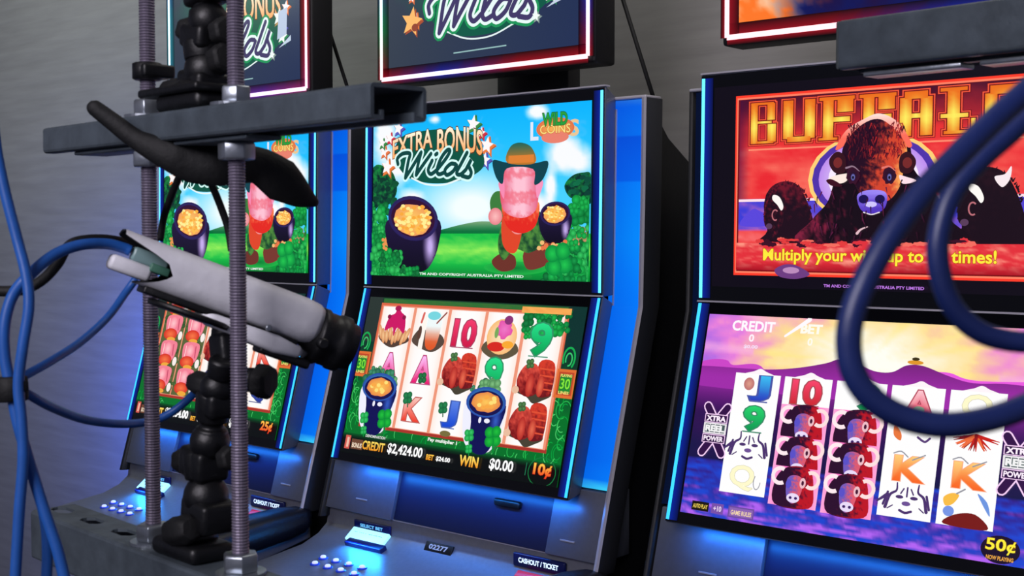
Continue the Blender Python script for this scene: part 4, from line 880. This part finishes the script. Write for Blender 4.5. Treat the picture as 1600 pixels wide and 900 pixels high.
# second channel, top right
o2 = empty('steel_channel', at(1450, 100, .96), 'dark grey steel channel crossing the top right above the red bison screen', 'channel')
pa = at(1309, 109, 1.06); pb_ = at(1320, 32, 1.06)
def chan2():
    mb = MB(); d = D_; n = N_; h = pb_.z-pa.z; W = .0413; L = .62; t = .0025
    sec = [(0, .004), (0, h-.004), (.0012, h-.0012), (.004, h), (W-.004, h), (W-.0012, h-.0012), (W, h-.004), (W, 0), (W-.0095, 0), (W-.0095, .007), (W-.0075, .007), (W-.0075, t), (W-t, t), (W-t, h-t), (t, h-t), (t, t), (.0075, t), (.0075, .007), (.0095, .007), (.0095, 0), (.004, 0), (.0012, .0012)]
    A = [pa+n*o+Vector((0, 0, z)) for o, z in sec]; B = [p+d*L for p in A]; m_ = len(sec)
    tri = tessellate_polygon([[Vector((o, z, 0)) for o, z in sec]])
    mb.add(A+B, [(i, (i+1) % m_, (i+1) % m_+m_, i+m_) for i in range(m_)]+[tuple(q) for q in tri]+[tuple(i+m_ for i in q) for q in tri])
    return mb.build('channel_section', strut, o2, .0008)
rel(chan2())
mb = MB()
for k in range(4): mb.box(pa+D_*(.06+.10*k)+N_*.0206+Vector((0, 0, -.0045)), (.085, .022, .004), RMAT)
rel(mb.build('slotted_strip', zinc, o2, .001))
cp = mat('dark_end_cap', (56, 64, 68), .6, 0, .3, 80)
rel(MB().box(pa+D_*-.001+N_*.0206+Vector((0, 0, (pb_.z-pa.z)/2)), (.004, .0405, (pb_.z-pa.z)-.001), RMAT).build('end_cap', cp, o2, .003))

# ------------------------------------------------------------------ white camera
P0 = onrack(207, 402, -.045); P1 = onrack(494, 508, .082)
ax = (P1-P0); LC = ax.length; ax.normalize()
sd = ax.cross(Vector((0, 0, 1))).normalized(); upv = sd.cross(ax).normalized()
wc = empty('security_camera', P0, 'light grey housed camera with black lens mounted between the threaded rods', 'camera')
def Q(t, a, b): return P0+ax*t+sd*a+upv*b
def rrect(t, hw, hh, r=.013, n=6, cz=0., lo=1.):
    pts = []
    for cx, cz_, a0 in ((hw-r, hh-r, 0), (-hw+r, hh-r, 90), (-hw+r, -hh*lo+r, 180), (hw-r, -hh*lo+r, 270)):
        for k in range(n+1):
            a = math.radians(a0+90*k/n); pts.append(Q(t, cx+r*math.cos(a), cz_+cz+r*math.sin(a)))
    return pts
# housing: rounded shell with a scooped rear: long top hood, cut-away sides, short bottom lip
mb = MB(); hw, hh = .0185, .0165; T0 = .030
def sect(t, k=1.0, kk=1.0): return rrect(t, hw*k, hh*kk, .013*min(k, kk))
sections = [sect(T0), sect(LC-.014), sect(LC-.004, .93, .93), sect(LC, .8, .8)]
mb.rings(sections, caps=False); mb.add(sections[-1], [tuple(range(len(sections[-1])))])
hs = rel(mb.build('housing', whitep, wc))
base = sect(T0); n = len(base); hood = []
for p in base:
    s_ = (p-Q(T0, 0, 0)).dot(upv)/hh; u_ = max(-1, min(1, s_))
    ext = T0-(.040*min(1, abs(u_)*1.35)**1.5 if u_ > 0 else .022*abs(u_)**2)-.002; hood.append(p+ax*(ext-T0))
mb = MB(); mb.rings([base, [b_*.5+h_*.5 for b_, h_ in zip(base, hood)], hood], caps=False)
rel(mb.build('rear_hood', whitep, hs))
mb = MB(); ctr = lambda p, t: Q(t, 0, 0)+(p-ax*((p-Q(0, 0, 0)).dot(ax))-Q(0, 0, 0))*.93
inn = []
for h_ in hood:
    t_ = (h_-Q(0, 0, 0)).dot(ax); inn.append(ctr(h_, t_+.0006))
mb.rings([hood, inn, [ctr(h_, .036) for h_ in hood]], caps=False, smooth=False); mb.add([ctr(h_, .036) for h_ in hood], [tuple(range(n))])
rel(mb.build('bay_lining', blackp, hs))
MQ = Matrix((ax, -sd, upv)).transposed()
rel(MB().box(Q(.012, -.003, .003), (.026, .012, .010), MQ).build('network_socket', mat('clear_plug', (130, 160, 160), .2, 0), hs, .002))
rel(MB().box(Q(.001, -.003, -.0075), (.030, .016, .011), MQ).build('connector_block', whitep, hs, .003))
rel(MB().box(Q(.020, -.004, -.002), (.014, .020, .006), MQ).build('terminal_strip', mat('green_terminal', (70, 120, 100), .5), hs, .001))
# dark strip for the seam and painted underside shade, then lower shell
MR = Matrix((ax, -sd, upv)).transposed()
rel(MB().box(Q(LC*.50, 0, -hh-.0018), (LC*.82, .028, .005), MR).build('seam_and_shade_strip', blackp, hs, .001))
mb = MB(); mb.rings([rrect(LC*.40, .013, .003, .003, 4, -.0205), rrect(LC*.47, .0165, .0050, .004, 4, -.0225), rrect(LC*.80, .0165, .0068, .004, 4, -.0235), rrect(LC*.93, .0150, .0045, .003, 4, -.0235), rrect(LC*.96, .010, .002, .001, 4, -.0235)])
rel(mb.build('lower_shell', whitep, wc))
rel(MB().lathe(Q(LC*.73, .0165, -.0145), sd, [(0, .0024), (.002, .0024), (.0028, .0016)], 14).build('screw', zinc, wc))
lb = rel(MB().lathe(Q(LC-.010, 0, -.007), ax, [(0, .0100), (.0102, .0150), (.0108, .0212), (.0125, .0215), (.016, .0215), (.018, .0200), (.026, .0200), (.0275, .0212), (.034, .0212), (.036, .0185), (.041, .018), (.0415, .015), (.037, .0145)], 32).build('lens_barrel', blackp, wc))
rel(MB().lathe(Q(LC+.018, 0, -.007), ax, [(0, .0145), (.004, .0138), (.007, .010), (.0085, .002)], 24).build('lens_glass', glass, lb))
rel(MB().lathe(Q(LC+.002, .0195, -.012), sd, [(0, .004), (.006, .004), (.007, .003)], 14).build('focus_knob', blackp, lb))
rel(MB().box(Q(LC*.88, 0, -.030), (.040, .022, .007), MR).build('lens_foot', blackp, lb, .002))

# ------------------------------------------------------------------ articulated mounts
def mount(base_s, z0, path, label, flat=None):
    root = empty('articulated_mount', rk(base_s, 0, z0), label, 'mount', 'black jointed mounts on the rack')
    b = MB().box(rk(base_s, .002, z0+.0065), (.062, .036, .013), RMAT); rel(b.build('base', blackp, root, .005, 3))
    rel(MB().lathe(rk(base_s, .002, z0+.013), (0, 0, 1), [(0, .019), (.005, .018), (.010, .012)], 20).build('base_collar', blackp, root))
    for i, (kind, p, q, r) in enumerate(path):
        p, q = Vector(p), Vector(q); d = (q-p); L = d.length
        if kind == 'ball': rel(MB().lathe(p-d.normalized()*r, d, [(r*(1-math.cos(t)), max(.0005, r*math.sin(t))) for t in [math.pi*k/10 for k in range(11)]], 20).build('ball_joint', blackp, root))
        elif kind == 'arm': rel(MB().lathe(p, d, [(0, r*.8), (L*.08, r), (L*.3, r*.92), (L*.34, r*.7), (L*.42, r*.7), (L*.46, r*.95), (L*.92, r), (L, r*.8)], 18).build('arm_segment', blackp, root, .0008))
        elif kind == 'clamp': rel(MB().box((p+q)/2, (r*2, r*1.7, L), RMAT @ Matrix.Rotation(.15*(-1)**i, 3, 'Y')).build('clamp_block', blackp, root, .004, 3))
        elif kind == 'knob':
            kb = MB(); n = 24; u = d.normalized(); e = Vector((0, 0, 1)) if abs(u.z) < .9 else Vector((1, 0, 0)); e = (e-u*e.dot(u)).normalized(); v = u.cross(e)
            rs = [[p+u*t+(e*math.cos(6.2832*j/n)+v*math.sin(6.2832*j/n))*(rr*(1+.09*(j % 4 < 2))) for j in range(n)] for t, rr in ((0, r*.7), (L*.2, r), (L*.85, r), (L, r*.8))]
            kb.rings(rs, smooth=False); rel(kb.build('tightening_knob', blackr, root, .0005))
    return root
o_ = lambda u, v, k=0.006: onrack(u, v, k)
m1 = mount(.0555, -.118, [
    ('clamp', o_(328, 826), o_(326, 778), .0175), ('knob', o_(300, 826, -.012), o_(268, 832, -.012), .010), ('ball', o_(322, 775), o_(322, 765), .0165), ('arm', o_(324, 785), o_(316, 700), .0150),
    ('clamp', o_(316, 745), o_(322, 700), .0155), ('knob', o_(300, 718), o_(282, 720), .009), ('ball', o_(328, 690), o_(330, 680), .0145), ('arm', o_(328, 695), o_(336, 610), .0125),
    ('clamp', o_(334, 650), o_(338, 612), .0125), ('knob', o_(350, 716), o_(365, 716), .008), ('ball', o_(340, 606), o_(342, 590), .0125), ('arm', o_(340, 612), o_(350, 560), .0105), ('knob', o_(398, 594, .028), o_(424, 598, .034), .0115), ('arm', o_(344, 592, .022), o_(400, 594, .028), .009),
    ('knob', o_(330, 604), o_(303, 596), .008), ('clamp', o_(350, 575, .012), o_(356, 520, .016), .0105), ('ball', o_(354, 520, .018), o_(352, 505, .018), .011)], 'black jointed mount standing on the lower channel and holding the grey camera')
pt = rel(MB().lathe(P0+ax*(LC*.36)-upv*(hh+.0100), upv, [(0, .030), (.0035, .031), (.0045, .028)], 28).build('camera_plate', blackp, m1))
m2 = mount(.070, .2045, [
    ('clamp', o_(318, 142), o_(320, 112), .0165), ('knob', o_(300, 140), o_(262, 144), .009), ('ball', o_(322, 110), o_(322, 96), .0155), ('arm', o_(322, 120), o_(318, 62), .0150), ('knob', o_(338, 96), o_(356, 88), .010), ('knob', o_(304, 52), o_(290, 46), .009),
    ('clamp', o_(316, 76), o_(322, 40), .0150), ('ball', o_(326, 32), o_(328, 20), .0140), ('arm', o_(324, 40), o_(322, -40), .0135), ('clamp', o_(322, 8), o_(326, -30), .0150), ('knob', o_(340, 52), o_(356, 46), .009), ('arm', o_(322, -35), o_(330, -120), .013), ('ball', o_(330, -120), o_(330, -130), .016)], 'black jointed mount standing on top of the upper channel')
rel(MB().box(rk(.062, -.004, .2195), (.085, .030, .006), RMAT).build('slide_plate', blackp, m2, .002))

# black bent lever strap
def strap(pts, name, label, cat, m):
    q = [at(u, v, d) for u, v, d, a, b in pts]; c = catmull(q, 6); rad = []
    for i in range(len(c)):
        t = i/6; k = min(int(t), len(pts)-2); f = t-k
        a = pts[k][3]*(1-f)+pts[k+1][3]*f; b = pts[k][4]*(1-f)+pts[k+1][4]*f; rad.append((a, b))
    o = MB().tube(c, rad, 14).build(name, m); tag(o, label, cat); return o
strap([(140, 162, .93, .0030, .003), (147, 168, .93, .0058, .005), (176, 190, .93, .0066, .005), (215, 219, .93, .0074, .006), (262, 240, .925, .0115, .007), (300, 252, .93, .0155, .009), (345, 258, .935, .0150, .010), (400, 258, .955, .0135, .009), (440, 282, .965, .0165, .008), (470, 304, .975, .0105, .006), (494, 318, .985, .0030, .003)],
      'bent_strap', 'black bent strap slung beneath the upper channel, rounded tip over its front face', 'strap', blackr)
strap([(298, 240, .935, .0028, .0028), (285, 266, .95, .0028, .0028), (270, 300, .975, .0028, .0028), (256, 340, .998, .0028, .0028), (250, 376, 1.002, .0028, .0028)], 'cable', 'short black cable hanging left of the front threaded rod', 'cable', blackr)
strap([(322, 270, .965, .0028, .0028), (334, 296, .972, .0028, .0028), (346, 326, .98, .0028, .0028), (356, 356, .985, .0028, .0028), (362, 392, .985, .0028, .0028)], 'cable', 'short black cable dropping behind the front threaded rod to the camera', 'cable', blackr)

# ------------------------------------------------------------------ blue network cables
def cable(pts, r, label, m=bluec, group=None, name='network_cable', k=10):
    o = MB().tube(catmull([at(*p) for p in pts], k), r, 14).build(name, m); tag(o, label, 'cable', group); return o
G1 = 'blue network cables tied together at the left'
cable([(-14, 150, .84), (-6, 230, .84), (8, 300, .84), (26, 370, .84), (41, 430, .838), (45, 480, .836), (36, 540, .835), (29, 600, .835), (34, 660, .835), (36, 720, .835), (30, 800, .835), (24, 900, .835), (20, 960, .835)], .0036, 'blue network cable entering at the left edge and falling leftmost below the tie', group=G1)
cable([(204, 392, .905), (192, 387, .903), (165, 381, .895), (125, 383, .88), (85, 398, .865), (48, 428, .85), (20, 462, .848), (7, 510, .846), (8, 560, .846), (18, 610, .846), (28, 660, .846), (48, 730, .845), (70, 800, .845), (90, 860, .845), (104, 920, .845), (110, 960, .845)], .0038, 'blue network cable plugged into the back of the grey camera', group=G1)
cable([(212, 436, .99), (196, 458, .985), (168, 496, .965), (125, 535, .93), (80, 564, .89), (44, 584, .865), (22, 596, .855), (-20, 606, .85)], .0030, 'blue network cable rising from the tie to the underside of the camera', group=G1)
cable([(-20, 598, .87), (20, 604, .866), (44, 616, .87), (80, 636, .90), (130, 655, .95), (180, 662, .985), (225, 660, 1.02), (262, 648, 1.03), (296, 622, 1.03), (322, 590, 1.02), (346, 560, 1.0), (352, 545, .99)], .0032, 'blue network cable looping low from the tie behind the left rod', group=G1)
cable([(20, 600, .858), (24, 640, .858), (36, 690, .858), (56, 752, .858), (70, 810, .858), (74, 860, .858), (72, 920, .858), (72, 960, .858)], .0036, 'blue network cable dropping straight down in the middle below the tie', group=G1)
cable([(-20, 454, .87), (14, 455, .87), (42, 451, .868), (68, 436, .872), (90, 412, .878), (104, 388, .885), (122, 377, .89), (160, 374, .905), (196, 380, .925), (212, 392, .935)], .0036, 'black cable running under the blue one into the camera', blackr)
tie = empty('cable_tie', at(18, 606, .85), 'black wrap tying the blue cables together at the left edge', 'cable tie')
rel(MB().lathe(at(17, 588, .848), at(19, 628, .848)-at(17, 588, .848), [(0, .0088), (.001, .0104), (.0085, .0108), (.0155, .0104), (.0165, .0088)], 20).build('wrap', blackr, tie))
rel(MB().box(at(34, 603, .838), (.009, .006, .007), RMAT).build('buckle', blackp, tie, .001))
# dark loops close to the lens at the right
cable([(1700, 60, .33), (1640, 112, .325), (1570, 172, .32), (1500, 240, .312), (1430, 315, .306), (1372, 400, .302), (1332, 490, .300), (1328, 560, .300), (1352, 612, .300), (1402, 648, .300), (1470, 664, .300), (1540, 656, .302), (1610, 632, .305), (1700, 590, .31)], .0031, 'dark blue cable looping largest and lowest across the right side', navyc, 'dark blue cable loops at the right', k=12)
cable([(1700, 96, .345), (1640, 150, .342), (1582, 205, .34), (1530, 252, .338), (1486, 306, .336), (1466, 372, .335), (1470, 432, .335), (1492, 484, .335), (1534, 520, .335), (1590, 534, .335), (1640, 530, .335), (1700, 514, .335)], .0029, 'dark blue cable making the smaller inner loop at the right edge', navyc, 'dark blue cable loops at the right', k=12)
